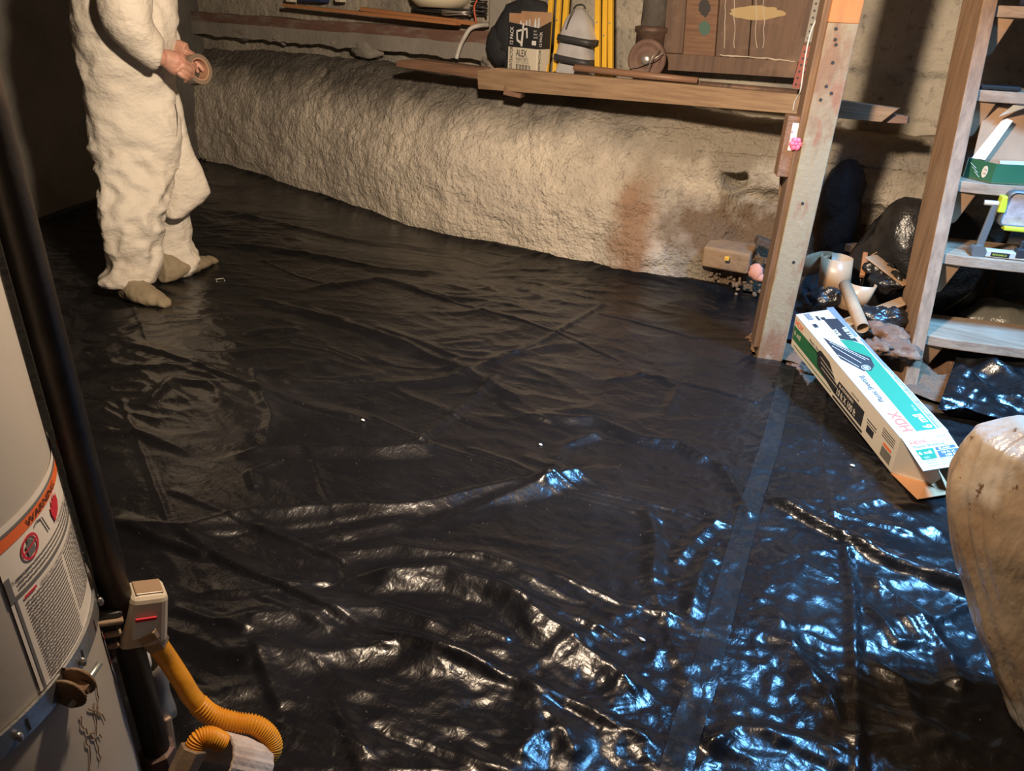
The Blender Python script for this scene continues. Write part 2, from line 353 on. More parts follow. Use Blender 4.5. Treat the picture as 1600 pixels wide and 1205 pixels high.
def fold(pts, h, w1, w2=None, p=1.5, wob=.0):
    """a fold of the sheet along ground points; w1 = width on the camera side, w2 = on the far side"""
    w2 = w2 or w1; P = np.array([gz(*q)[:2] for q in pts]); w = max(w1, w2)*1.3
    L = np.concatenate([[0], np.cumsum(np.hypot(*(P[1:]-P[:-1]).T))])
    ix = np.where((gx > P[:, 0].min()-w) & (gx < P[:, 0].max()+w))[0]; iy = np.where((gyy > P[:, 1].min()-w) & (gyy < P[:, 1].max()+w))[0]
    if not len(ix) or not len(iy): return
    s = np.s_[iy[0]:iy[-1]+1, ix[0]:ix[-1]+1]; xx, yy = X[s], Y[s]
    if wob: xx = xx+wob*perlin(xx*9, yy*9, 5); yy = yy+wob*perlin(xx*9+3, yy*9, 6)
    best = np.full(xx.shape, 9.); sd = np.zeros(xx.shape); tt = np.zeros(xx.shape)
    for i in range(len(P)-1):
        d, si, t = seg_dist(xx, yy, P[i], P[i+1]); mk = d < best; best = np.where(mk, d, best); sd = np.where(mk, si, sd); tt = np.where(mk, (L[i]+t*(L[i+1]-L[i]))/L[-1], tt)
    ww = np.where(sd > 0, w2, w1); prof_ = np.clip(1-best/ww, 0, 1)**p
    Hh[s] += h*prof_*np.clip(np.minimum(tt, 1-tt)*9+.25, 0, 1)
FOLDS = [
 ([(370, 716), (470, 704), (575, 706), (690, 704)], .022, .055, .03, 1.3, .01),
 ([(400, 770), (392, 745), (440, 725)], .012, .03, .02, 1.3, 0),
 ([(185, 835), (300, 838), (400, 808), (520, 803), (650, 796), (740, 775), (840, 758), (940, 738)], .026, .07, .035, 1.4, .012),
 ([(650, 830), (740, 800), (900, 745)], .010, .05, .03, 1.3, .01),
 ([(400, 830), (470, 862), (520, 840), (640, 822)], .010, .04, .03, 1.2, .01),
 ([(190, 540), (300, 575), (420, 620), (515, 650), (600, 668)], .013, .012, .05, 1.2, .004),
 ([(165, 820), (250, 858), (330, 880)], .014, .014, .05, 1.2, 0),
 ([(680, 700), (760, 722), (890, 766), (1060, 803), (1180, 842)], .006, .012, .012, 1, 0),
 ([(640, 455), (780, 498), (880, 528), (975, 568)], .005, .010, .012, 1, 0),
 ([(975, 583), (1080, 606), (1200, 642)], .006, .010, .012, 1, 0),
 ([(925, 493), (1010, 512), (1080, 530), (1185, 533)], .005, .009, .012, 1, 0),
 ([(580, 655), (640, 680), (690, 705)], .006, .012, .012, 1, 0),
 ([(280, 845), (330, 872), (460, 932), (565, 985)], .012, .012, .04, 1.1, .003),
 ([(560, 985), (640, 1012), (740, 1048), (865, 1098), (1030, 1172)], .012, .014, .03, 1.1, .003),
 ([(700, 862), (780, 890), (860, 905), (960, 948), (1085, 980)], .006, .011, .012, 1, 0),
 ([(560, 905), (700, 905), (790, 935), (870, 1000), (950, 1055), (1010, 1108)], .024, .055, .05, 1.3, .010),
 ([(500, 870), (620, 862), (760, 880), (860, 930)], .012, .05, .04, 1.4, .01),
 ([(330, 985), (450, 965), (600, 960), (700, 990)], .011, .05, .03, 1.4, .01),
 ([(360, 1030), (500, 1030), (620, 1015), (730, 1040), (790, 1075)], .016, .05, .035, 1.3, .012),
 ([(800, 1205), (840, 1150), (836, 1105), (880, 1160), (900, 1205)], .018, .05, .05, 1.2, .01),
 ([(1290, 600), (1283, 690), (1296, 800), (1320, 872)], .006, .010, .010, 1, 0),
 ([(1318, 860), (1330, 930), (1333, 1060), (1338, 1240)], .010, .018, .018, 1.1, 0),
 ([(1197, 785), (1280, 832), (1375, 885), (1490, 930), (1590, 962)], .030, .016, .055, 1.0, 0),
 ([(1400, 880), (1450, 905), (1520, 940)], .012, .03, .03, 1.2, 0),
 ([(830, 655), (930, 662), (1000, 690), (1060, 698), (1125, 732)], .016, .045, .03, 1.3, .01),
 ([(780, 590), (740, 625), (700, 660), (640, 700)], .012, .03, .03, 1.2, .01),
 ([(1010, 800), (1022, 860), (1018, 930)], .014, .03, .03, 1.2, .006),
 ([(1110, 865), (1090, 910), (1075, 970)], .012, .03, .03, 1.2, .006),
 ([(1125, 725), (1150, 770), (1170, 820)], .012, .03, .03, 1.2, .006),
 ([(1130, 810), (1085, 850), (1050, 890)], .010, .03, .03, 1.2, .006),
 ([(870, 720), (850, 760), (880, 700), (940, 680)], .010, .03, .03, 1.2, .008),
 ([(950, 600), (1010, 585), (1060, 610), (1040, 650)], .009, .03, .03, 1.2, .008),
 ([(400, 470), (520, 500), (640, 545), (760, 600), (830, 640)], .013, .05, .04, 1.4, .015),
 ([(480, 455), (600, 440), (700, 470), (800, 470)], .012, .05, .04, 1.4, .015),
 ([(350, 385), (480, 400), (600, 425), (700, 430)], .014, .06, .04, 1.4, .015),
 ([(330, 330), (430, 350), (560, 380), (700, 395)], .012, .06, .04, 1.4, .015),
 ([(440, 600), (560, 610), (700, 600), (790, 560), (900, 540)], .010, .05, .04, 1.4, .012),
 ([(1345, 905), (1420, 960), (1480, 1030), (1500, 1090)], .016, .03, .03, 1.2, .008),
 ([(1350, 950), (1400, 1010), (1440, 1010), (1400, 960)], .012, .02, .02, 1.2, .006),
 ([(1350, 1040), (1410, 1080), (1430, 1140), (1500, 1170)], .014, .03, .03, 1.2, .01),
 ([(1200, 960), (1250, 1040), (1300, 1110), (1330, 1180)], .012, .05, .04, 1.3, .01),
 ([(1100, 1180), (1150, 1140), (1240, 1160), (1330, 1190)], .014, .04, .03, 1.3, .01),
 ([(1230, 640), (1300, 665), (1380, 700)], .008, .03, .03, 1.3, .01),
 ([(1310, 800), (1370, 790), (1430, 820), (1480, 850)], .012, .04, .03, 1.3, .01),
 ([(150, 640), (230, 690), (300, 715)], .010, .02, .04, 1.2, .004),
 ([(230, 640), (270, 600), (330, 605), (350, 640)], .010, .03, .03, 1.2, .01),
 ([(420, 690), (425, 650), (400, 600)], .009, .03, .03, 1.2, .008)]
for f_ in FOLDS: fold(*f_)
rc = random.Random(21)
for k in range(46):        # short straight creases, most of them along the way the film was folded
    x0_, y0_ = rc.uniform(120, 1300), rc.uniform(400, 1180); L_ = rc.uniform(60, 230)*(.6+y0_/1400); sl_0 = rc.choice((.36, .40, .30, -.12, -.55, 2.6)); dx_ = L_/math.hypot(1, sl_0)
    fold([(x0_, y0_), (x0_+dx_*.5, y0_+dx_*.5*sl_0+rc.uniform(-6, 6)), (x0_+dx_, y0_+dx_*sl_0)], rc.uniform(.003, .009), rc.uniform(.008, .020), rc.uniform(.010, .045), 1.1, .003)
# ripple bundle beside the tape
for k in range(9):
    a = (905+k*7, 1100+k*12); fold([a, (a[0]+70, a[1]-12)], .004, .010, .010, 1.2, 0)
# outline of the sheeting on the ground
def G2(*pp): return [tuple(gz(*p)[:2]) for p in pp]
def inside(px, py, poly):
    r_ = np.zeros(px.shape, bool); n = len(poly)
    for i in range(n):
        (x1, y1), (x2, y2) = poly[i], poly[(i+1) % n]
        if y1 == y2: continue
        c_ = ((y1 > py) != (y2 > py)) & (px < (x2-x1)*(py-y1)/(y2-y1)+x1); r_ ^= c_
    return r_
back = [(x, float(wall_base(x))+.012+.008*math.sin(x*9)) for x in np.linspace(-4.9, -.85, 60)]
seamL = G2((1232, 575), (1205, 690), (1170, 800), (1135, 930), (1100, 1060), (1070, 1150), (1045, 1250))
leftpoly = back + G2((1196, 466), (1180, 500), (1172, 545), (1176, 560), (1215, 566), (1232, 575)) + seamL[1:] + [(-.1, .12), (-2.6, .12), (-3.30, .20)] + [(LA[0]+(LB[0]-LA[0])*u-.02, LA[1]+(LB[1]-LA[1])*u) for u in (.1, .3, .5, .7, .82)]
rightpoly = G2((1200, 562), (1246, 580), (1262, 606)) + [(-.40, 2.62), (-.16, 2.60), (-.02, 2.48), (.15, 2.62), (.55, 2.66), (.72, 2.3), (.72, .12), (-.35, .12)] + [(q[0]-.045, q[1]-.01) for q in seamL[::-1]]
# the edge lies up against the wall foot and, on the left, against the oblique wall
edge = np.clip((Y-(wall_base(X)-.07))/.07, 0, 1); Hh += .030*edge**2*(X < -.9)
lp = (X-LA[0])*(LB[1]-LA[1])-(Y-LA[1])*(LB[0]-LA[0]); lp = lp/np.hypot(*(LB-LA)); Hh += .03*np.clip(1-lp/.07, 0, 1)**2
Hh = Hh-np.percentile(Hh, 3)+.002; Hh = np.maximum(Hh, .001)
# around the post the film is pressed flat
for (cx, cy, rad) in ((-.61, 2.59, .10),): 
    k_ = np.clip(1-np.hypot(X-cx, Y-cy)/rad, 0, 1); Hh *= 1-.7*k_
sl = G2((1240, 560), (1205, 690), (1170, 800), (1135, 930), (1100, 1060), (1070, 1150), (1045, 1250))
sx = np.interp(Y, [q[1] for q in sl[::-1]], [q[0] for q in sl[::-1]]); dT = X-sx       # signed distance from the seam
ground_h = Hh.copy()
def hfun(x, y):
    i = np.clip(((np.asarray(x)-gx[0])/DX).astype(int), 0, len(gx)-1); j = np.clip(((np.asarray(y)-gyy[0])/DX).astype(int), 0, len(gyy)-1); return ground_h[j, i]
fc = gridfaces(len(gx), len(gyy)); cxy = (X.ravel()[fc[:, 0]]+DX/2, Y.ravel()[fc[:, 0]]+DX/2)
def sheet_obj(name, poly, lift, m):
    mk = inside(cxy[0], cxy[1], poly); f = fc[mk]; ids, inv = np.unique(f.ravel(), return_inverse=True)
    z = (Hh+lift).ravel()[ids]; v = np.stack([X.ravel()[ids], Y.ravel()[ids], z], 1); return arr_mesh(name, v, inv.reshape(-1, 4), [m])
sl_ = thing('plastic_sheet', (-2.2, 1.7, 0), 'wrinkled black plastic sheet covering the floor from the left wall to the taped seam', 'plastic sheet')
o = sheet_obj('film', leftpoly, .0015, m_sheet); o.parent = sl_; o.matrix_parent_inverse = Matrix.Translation((2.2, -1.7, 0)); 
# tape along the seam: a strip of film with its own slightly raised edges
def tp(u, v):
    y = seamL[0][1]+(seamL[-1][1]-seamL[0][1])*v; x = float(np.interp(y, [q[1] for q in seamL[::-1]], [q[0] for q in seamL[::-1]]))
    xx = x+(-.026+.052*u); return (xx, y, float(hfun(xx, y))+.0042+.0012*math.sin(v*90+u*3)*float(perlin(v*20, u, 3)))
o = MB().grid(tp, 8, 260).build('seam_tape', m_tape, parent=sl_, smooth=True); o['label'] = 'long strip of glossy tape over the seam'
o = sheet_obj('plastic_sheet', rightpoly, 0, m_sheet); tag(o, 'wrinkled black plastic sheet right of the taped seam, lit blue by daylight', 'plastic sheet')
# ------------------------------------------------------------------ timber, ledge and shelf things
RZ = lambda a: Matrix.Rotation(a, 3, 'Z')
m_fir = wood('fir_board', (.29, .19, .11), (.19, .115, .065), 10, 0)
m_redwood = wood('reddish_board', (.22, .12, .07), (.14, .075, .045), 12, 0)
m_orangewood = wood('orange_strip', (.45, .20, .08), (.44, .18, .07), 14, 0)
m_stair = wood('stair_timber', (.33, .20, .115), (.20, .115, .065), 7, 2, patch=[(1.6, (.38, .27, .18), .5, .75)])
m_tread = wood('tread_timber', (.36, .24, .15), (.24, .15, .09), 7, 0, patch=[(2.2, (.42, .32, .23), .5, .75)])
m_paintpost = M('old_painted_post', (.27, .225, .145), .7, var=((3.0, (.20, .115, .065), .48, .58, (2, 2, .8)), (9, (.24, .12, .07), .56, .66, (2, 2, .7)), (7, (.40, .36, .26), .60, .72)), bump=((9, .004, (2, 2, .6)), (60, .002)))
m_orangepaint = M('orange_stain', (.34, .155, .06), .75, var=((10, (.5, .2, .07), .4, .7, (3, 3, .5)),), bump=((30, .001),))
m_postside = wood('post_side', (.18, .105, .06), (.11, .065, .04), 9, 2)
m_gap = M('void', (.01, .01, .01), 1.)
m_beam = M('dusty_beam', (.31, .28, .24), .9, var=((3, (.24, .21, .18), .4, .7),), bump=((40, .004),))
m_beamtop = M('dark_red_beam', (.17, .09, .065), .85, var=((5, (.25, .20, .16), .50, .68, (1, 1, 3)), (14, (.10, .06, .05), .5, .8, (.6, 1, 4))), bump=((20, .003, (.6, 1, 4)),))
m_iron = M('rusty_iron', (.12, .075, .055), .6, .4, var=((12, (.20, .11, .07), .45, .7), (30, (.05, .04, .035), .5, .7)), bump=((50, .002),))
m_yellow = M('yellow_paint', (.72, .42, .035), .4, var=((18, (.62, .34, .03), .58, .75),), bump=((60, .0006),))
m_greym = M('dull_white_metal', (.55, .54, .55), .42, .25, var=((7, (.40, .39, .38), .45, .75),))
m_blackrub = M('black_rubber', (.03, .03, .032), .55)
m_copper = M('old_wood_handle', (.22, .12, .07), .5, var=((14, (.20, .11, .07), .45, .75),))
m_white = M('white_print', (.74, .72, .68), .6); m_ink = M('black_ink', (.02, .02, .022), .6)
m_carton = M('brown_cardboard', (.46, .28, .16), .85, var=((8, (.38, .23, .13), .4, .7),), bump=((80, .0004),))
m_cream = M('cream_cardboard', (.66, .60, .48), .7)
# beam along the top left, dusty below, dark red timber above
mb = MB(); n = 150; rings = []
for i in range(n+1):
    x = -5.30+2.86*i/n; zb = .850+.020*float(fbm(x*6, 1.3, 4, 81)); zt = .985+.012*float(fbm(x*2, 7, 2, 82)); yf = 3.42+.006*float(fbm(x*4, 3, 3, 83))
    zm = .93+.01*float(fbm(x*3, 9, 3, 84)); rings.append([(x, yf, zb), (x, yf-.004, zm), (x, yf, zm+.001), (x, yf+.008, zt), (x, 3.56, zt), (x, 3.56, zb)])
mb.loft(rings)
for k, f in enumerate(mb.f):
    if len(f) == 4: mb.m[k] = 1 if k % 6 in (2, 3) else 0
struct(mb.build('trim_1', [m_beam, m_beamtop]))
lm = MB()
for k, (px, py, rx, rz) in enumerate([(372, 50, .10, .05), (432, 58, .035, .04), (568, 74, .085, .06), (522, 66, .02, .03), (762, 92, .05, .07)]):
    p = gy(px, py, 3.42); lm.blob((p[0], 3.47, p[2]), (rx*1.5, .06, rz*.95), k, .35, 24)
struct(lm.build('trim_2', m_beam, smooth=True))
p0 = gy(780, 60, 3.40); struct(MB().box((p0[0], 3.43, .99), (.13, .07, .44)).box((p0[0]-.02, 3.44, 1.32), (.11, .06, .25)).build('trim_3', m_beam, bevel=.006))
# orange strips lying on the beam
def strip(name, a, b, w, h, m, label, cat, g=None, ya=3.40, yb=None):
    A_ = gy(*a, ya); B_ = gy(*b, yb or ya); o = MB().beam(A_, B_, w, h).build(name, m, bevel=.0015); return tag(o, label, cat, g)
strip('wood_strip', (446, 8), (716, 37), .05, .017, m_orangewood, 'orange wooden strip on the beam, the longer one lying lower and reaching further left', 'wood strip', 'strips on the beam', 3.385)
strip('wood_strip', (566, 14), (744, 37), .04, .020, m_orangewood, 'orange wooden strip on the beam, the shorter thicker one nearer the pipe', 'wood strip', 'strips on the beam', 3.45, 3.42)
# pale bent conduit
cp = [gy(762, 39, 3.46), gy(748, 40, 3.40), gy(735, 45, 3.37), gy(726, 58, 3.35), gy(719, 72, 3.34), gy(713, 92, 3.32)]
def smooth_path(P, n=40):
    P = [V3(p) for p in P]; out = []
    for i in range(len(P)-1):
        p0, p1, p2, p3 = P[max(i-1, 0)], P[i], P[i+1], P[min(i+2, len(P)-1)]
        k = max(2, n//(len(P)-1))
        for j in range(k):
            t = j/k; out.append(.5*((2*p1)+(p2-p0)*t+(2*p0-5*p1+4*p2-p3)*t*t+(3*p1-p0-3*p2+p3)*t**3))
    return out+[P[-1]]
m_pvc = M('grey_conduit', (.50, .47, .42), .5, var=((20, (.36, .33, .29), .5, .7),))
tag(MB().tube(smooth_path(cp), .011, 12).build('conduit', m_pvc, smooth=True), 'grey bent conduit curving down from the beam end to the ledge', 'conduit')
# clutter above the beam: pan, coils, cord
pn = gy(688, 2, 3.46)
t = thing('pan', pn, 'cream shallow pan lying on the ledge above the orange strips', 'pan')
Rx = Matrix.Rotation(.0, 3, 'X')
MB().lathe([(.0, -.03), (.12, -.03), (.155, 0), (.165, .03), (.16, .034), (.148, .004), (.115, -.022), (0, -.022)], pn, Rx, 40).build('bowl', M('cream_enamel', (.70, .62, .45), .35), t, smooth=True)
def coil(name, c, r, tr, turns, m, label, cat, sq=.35, n=160, seed=1, dz=.02):
    pts = []
    for i in range(n):
        a = 2*math.pi*turns*i/n; k = 1+.12*float(perlin(i*.07, seed, seed)); pts.append((c[0]+r*k*math.cos(a), c[1]+r*sq*k*math.sin(a), c[2]+dz*i/n+.01*float(perlin(i*.1, seed+3, 2))))
    return tag(MB().tube(pts, tr, 8).build(name, m, smooth=True), label, cat)
m_cable = M('black_cable', (.03, .03, .03), .45); m_wire = M('steel_wire', (.45, .42, .38), .35, .7)
coil('cable_coil', gy(690, 20, 3.47), .20, .005, 3, m_cable, 'flat coil of black cable around the cream pan on the ledge', 'cable', .3)
coil('cable_coil', gy(712, 24, 3.44), .09, .0035, 4, m_wire, 'small coil of pale steel wire right below the cream pan', 'wire', .5, seed=5)
coil('cable_coil', gy(748, 24, 3.44), .045, .0055, 4, m_cable, 'tangled dark cable in the corner against the grey upright', 'cable', .6, seed=9, dz=.08)
tag(MB().tube(smooth_path([gy(738, -25, 3.42), gy(746, -5, 3.41), gy(741, 12, 3.41), gy(744, 34, 3.41)]), .0045, 8).build('cord', M('red_cord', (.62, .12, .06), .5), smooth=True), 'thin red cord hanging down in front of the dark cables', 'cord')
t = thing('tool_case', gy(490, -8, 3.45), 'dark blue case with pale end caps on the ledge, above the orange strips', 'case')
q = gy(490, -4, 3.46); MB().box((q[0], q[1], q[2]), (.20, .07, .05)).build('body', M('navy_plastic', (.03, .045, .12), .4), t, bevel=.006)
for px in (455, 532): q = gy(px, -1, 3.43); MB().box(q, (.05, .05, .03)).build('cap', m_cream, t, bevel=.006)
# shelf boards
def board(name, pts, y, dep, m, label, cat):
    P = [gy(px, py, y) for px, py in pts]; return tag(MB().prism(P, (0, dep, 0)).build(name, m, bevel=.002), label, cat)
board('shelf_board', [(747, 139), (1240, 178), (1377, 191), (1404, 170), (1240, 147), (775, 106), (745, 110)][::-1], 2.98, .042, m_fir, 'long fir board running across the wall behind the painted post', 'board')
board('shelf_board', [(619, 104), (747, 123), (748, 106), (640, 92), (619, 95)][::-1], 2.985, .10, m_redwood, 'short thin reddish board at the left end of the long fir board', 'board')
board('shelf_board', [(1384, 192), (1417, 194), (1419, 183), (1395, 178)][::-1], 3.02, .04, m_redwood, 'stub of dark board behind the right end of the long fir board', 'board')
q = gy(800, 143, 3.00); tag(MB().box((q[0], q[1]+.02, q[2]), (.085, .07, .042), RZ(.3) @ Matrix.Rotation(.12, 3, 'Y')).build('wood_block', m_redwood, bevel=.004), 'small reddish wood block wedged under the fir board', 'wood block')
# ledge supports that carry the boards
# caulk carton
A = gy(793, 112, 3.16); B = gy(838, 119, 3.10); C = gy(857, 111, 3.20); A, B, C = [V3(p) for p in (A, B, C)]; zb = .805
for p in (A, B, C): p.z = zb
ztop_ = gy(800, 28, 3.14)[2]; hgt = ztop_-zb; uA = (B-A).normalized(); uB = (C-B).normalized(); C2 = A+(C-B)
t = thing('caulk_carton', (A+B)/2, 'open black and white carton of painter caulk standing on the ledge behind the fir board', 'carton')
def wallpan(mb, P, Q, z0, z1, th=.004, z1b=None):
    d = (Q-P).normalized(); nrm = Vector((d.y, -d.x, 0)); z1b = z1 if z1b is None else z1b
    return mb.prism([P+Vector((0, 0, z0-P.z)), Q+Vector((0, 0, z0-Q.z)), Q+Vector((0, 0, z1b-Q.z)), P+Vector((0, 0, z1-P.z))], nrm*-th)
mid = zb+hgt*.52; ft = zb+hgt*.86
bx_ = MB(); bx_.mat(0); wallpan(bx_, A, B, zb, mid); wallpan(bx_, B, C, zb, mid); bx_.mat(1); wallpan(bx_, A, B, mid, zb+hgt*.93, z1b=zb+hgt*.86); wallpan(bx_, B, C, mid, zb+hgt*.86, z1b=zb+hgt*.97)
bx_.mat(2); wallpan(bx_, C, C2, zb, ztop_+.03); wallpan(bx_, C2, A, zb, ztop_+.02)
bx_.build('box_body', [m_cream, m_ink, m_carton], t)
pr = MB(); nz = Vector((0, 0, 1)); w = (B-A).length
s_ = hgt/.24; 
pr.text('ALEX', .040*s_, A+uA*(w*.28)+nz*(.090*s_), uA, nz, sx=.62*w/.17, bold=.0006)
pr.text("PAINTER'S", .023*s_, A+uA*(w*.28)+nz*(.070*s_), uA, nz, sx=.66*w/.17)
for k in range(2): pr.text('ACRYLIC LATEX CAULK', .009, A+uA*(w*.28)+nz*(.062*s_-.009*k), uA, nz, sx=.8*w/.17)
pr.text('CONTRACTOR', .030, A+uA*.034+nz*.030, nz, -uA, sx=.47*s_, bold=.0005)
pr.text('CONTRACTOR', .024, B+uB*.026+nz*.030, nz, -uB, sx=.56*s_, bold=.0005)
for k in range(22):
    if k % 5 != 3: a0 = A+uA*(w*(.30+.022*k))+nz*.034; nn = Vector((uA.y, -uA.x, 0))*.0006; wdt = .0022+.002*(k % 3 == 0); pr.add([a0+nn, a0+uA*wdt+nn, a0+uA*wdt+nz*.026+nn, a0+nz*.026+nn], [(0, 1, 2, 3)])
pr.build('lettering', m_ink, t)
pw = MB(); z1 = nz*(hgt*.55)
pw.text('12 PACK', .034, A+uA*.034+z1, nz, -uA, sx=.60, bold=.0006); pw.text('12 PACK', .028, B+uB*.03+z1, nz, -uB, sx=.60, bold=.0005)
nn = Vector((uA.y, -uA.x, 0))*.0008
def flat(mb, o, ux, uy, pts): mb.add([o+ux*a+uy*b+nn for a, b in pts], [tuple(range(len(pts)))])
o_ = A+uA*(w*.28)+z1
for ring in ([(0, .02), (.03, .008), (.034, .018), (.008, .028)], [(0, .02), (.010, .028), (.006, .062), (-.004, .06)], [(0, .056), (.075, .070), (.074, .078), (-.004, .064)], [(.066, .07), (.076, .074), (.080, .036), (.070, .034)], [(.03, .0), (.044, -.002), (.052, .095), (.040, .095)]): flat(pw, o_, uA, nz, ring)
flat(pw, o_, uA, nz, [(w*.52, .008), (w*.66, .008), (w*.66, .026), (w*.52, .026)]); 
for k in range(3): pw.text(('WHITE', 'PAINT', '10.1'), .008, o_+uA*(w*.52)+nz*(.05+.012*k), uA, nz) if False else pw.text(['WHITE', 'PAINT', 'FAST'][k], .010, o_+uA*(w*.56)+nz*(.036+.013*k), uA, nz)
pw.build('white_lettering', m_white, t)
for k in range(5):
    c = A+uA*(w*(.25+.15*k))+(C-B)*(.35+.1*(k % 2)); MB().lathe([(.016, zb+.01), (.018, ztop_-.045+.008*(k % 3)), (.008, ztop_-.035), (.004, ztop_-.01+.004*k)], (c.x, c.y, 0), None, 12).build('caulk_tube', M('tube_white', (.55, .54, .52), .4) if k == 0 else bpy.data.materials['tube_white'], t, smooth=True)
# black bag slumped behind the carton
q = gy(822, 32, 3.33); t_ = MB()
t_.blob((q[0]-.02, 3.34, .97), (.17, .075, .17), 3, .22, 20).blob((q[0]-.13, 3.33, .93), (.09, .06, .10), 8, .2, 16)
tag(t_.build('black_bag', M('black_fabric', (.022, .023, .026), .7, bump=((12, .01),)), smooth=True), 'black fabric bag slumped on the ledge behind the caulk carton', 'bag')
# yellow bars
bars = [((866, -60), (853, 113), .011), ((878, -60), (867, 114), .010), ((890, -60), (877, 115), .012), ((935, -60), (936, 107), .012), ((947, -60), (947, 107), .011), ((955, -60), (957, 108), .010)]
bl_ = ['nearest the caulk carton', 'second from the caulk carton', 'touching the left of the grey covers', 'just right of the grey covers', 'second right of the grey covers', 'last on the right']
for k, (a, b, hw) in enumerate(bars):
    P1 = gy(*a, 3.30); P0 = gy(*b, 3.18); P0[2] = .80; t = thing('yellow_bar', P0, 'yellow bar leaning on the wall, '+bl_[k], 'bar', 'yellow bars on the ledge')
    MB().beam(P0, P1, hw*2, .018, (0, 1, 0)).build('bar', m_yellow, t, bevel=.002)
    MB().box((P0[0], P0[1], P0[2]+.012), (hw*2+.003, .021, .024)).build('foot_cap', m_blackrub, t, bevel=.002)
    M0 = P0+(P1-P0)*(.42+.1*(k % 2)); MB().lathe([(.0001, 0), (.004, 0), (.004, .003), (.0001, .004)], (M0[0], M0[1]-.011, M0[2]), Matrix.Rotation(math.pi/2, 3, 'X'), 10).build('rivet', m_wire, t)
# three nested grey covers
def hood(py0, py1, cx0, cx1, w0, w1, label):
    T0 = gy(cx0, py0, 3.24); B0 = gy(cx1, py1, 3.20); t = thing('metal_cover', B0, label, 'cover', 'nested grey covers'); rings = []
    for i in range(13):
        u = i/12; c = T0+(B0-T0)*u; rise = math.sin(min(u*2.6, 1)*math.pi/2); hw = (w0+(w1-w0)*u)/2*(.35+.65*rise); dp = hw*.75; ring = []
        for j in range(28):
            a = 2*math.pi*j/28; cx = abs(math.cos(a))**.55*math.copysign(1, math.cos(a)); cy = abs(math.sin(a))**.55*math.copysign(1, math.sin(a)); ring.append((c[0]+hw*cx, c[1]+dp*cy, c[2]-.10*hw*cx*u))
        rings.append(ring)
    MB().loft(rings).build('shell', m_greym, t, smooth=True)
    lip = [[(p[0]*k+(1-k)*B0[0], p[1]*k+(1-k)*B0[1], p[2]+dz) for p in rings[-1]] for k, dz in ((1.01, .012), (1.07, .010), (1.10, -.012), (1.0, -.014))]
    MB().loft(lip).build('rubber_rim', m_blackrub, t, smooth=True); return t
hood(86, 121, 898, 899, .12, .185, 'grey metal cover with a dark rim, lowest of three, half hidden by the handle')
hood(52, 93, 900, 900, .12, .180, 'grey metal cover with a dark rim, middle one of the three nested')
hood(13, 62, 906, 905, .085, .175, 'tapered grey metal cover with a dark rim, topmost of the three nested')
hp = [gy(896, 14, 3.2), gy(902, 8, 3.19), gy(911, 8, 3.19), gy(915, 14, 3.2)]
tag(MB().tube(smooth_path(hp, 12)+[], .004, 8).tube(smooth_path([gy(897, 12, 3.15), gy(890, 28, 3.14), gy(884, 45, 3.13)], 12), .0025, 6).build('wire_loop', m_blackrub, smooth=True), 'dark wire loop over the top of the tapered grey cover', 'wire')
# wooden handle and iron pipe lying along the ledge
P = [gy(899, 106, 3.06), gy(1000, 117, 3.07), gy(1090, 126, 3.08)]
tag(MB().tube([P[0]+(P[0]-P[1])*.02]+P, [.010, .0145, .0145, .012], 14).build('broom_handle', m_copper, smooth=True), 'round brown wooden handle lying along the ledge in front of the grey covers', 'handle')
t = thing('iron_pipe', gy(1120, 133, 3.12), 'dark rusty iron pipe lying along the ledge below the panelled door', 'pipe')
P0, P1 = gy(1005, 124, 3.14), gy(1258, 146, 3.12); MB().tube([P0, P1], .013, 14).build('tube', m_iron, t, smooth=True)
q = gy(1083, 131, 3.13); d = (P1-P0)/np.linalg.norm(P1-P0); MB().tube([q-d*.03, q-d*.025, q+d*.025, q+d*.03], [.015, .021, .021, .015], 14).build('coupling', M('dusty_coupling', (.42, .36, .29), .8, bump=((60, .003),)), t, smooth=True)
# cast iron drain pipe with hub
t = thing('drain_pipe', gy(1018, 92, 3.40), 'rusty cast iron drain pipe standing against the wall above the round wheel', 'pipe')
c = gy(1020, 30, 3.40); MB().tube([(c[0]+.012, 3.41, 1.9), (c[0], 3.41, .83)], .058, 24).build('tube', M('dark_iron', (.11, .095, .08), .75, .2, var=((14, (.20, .17, .14), .5, .75),), bump=((30, .004),)), t, smooth=True)
z1, z0 = gy(1015, 45, 3.40)[2], gy(1015, 92, 3.40)[2]
MB().lathe([(.06, z1+.012), (.078, z1+.008), (.080, z1-.012), (.070, z1-.02), (.070, z0), (.06, z0)][::-1], (c[0], 3.41, 0), None, 28).build('hub', m_iron, t, smooth=True)
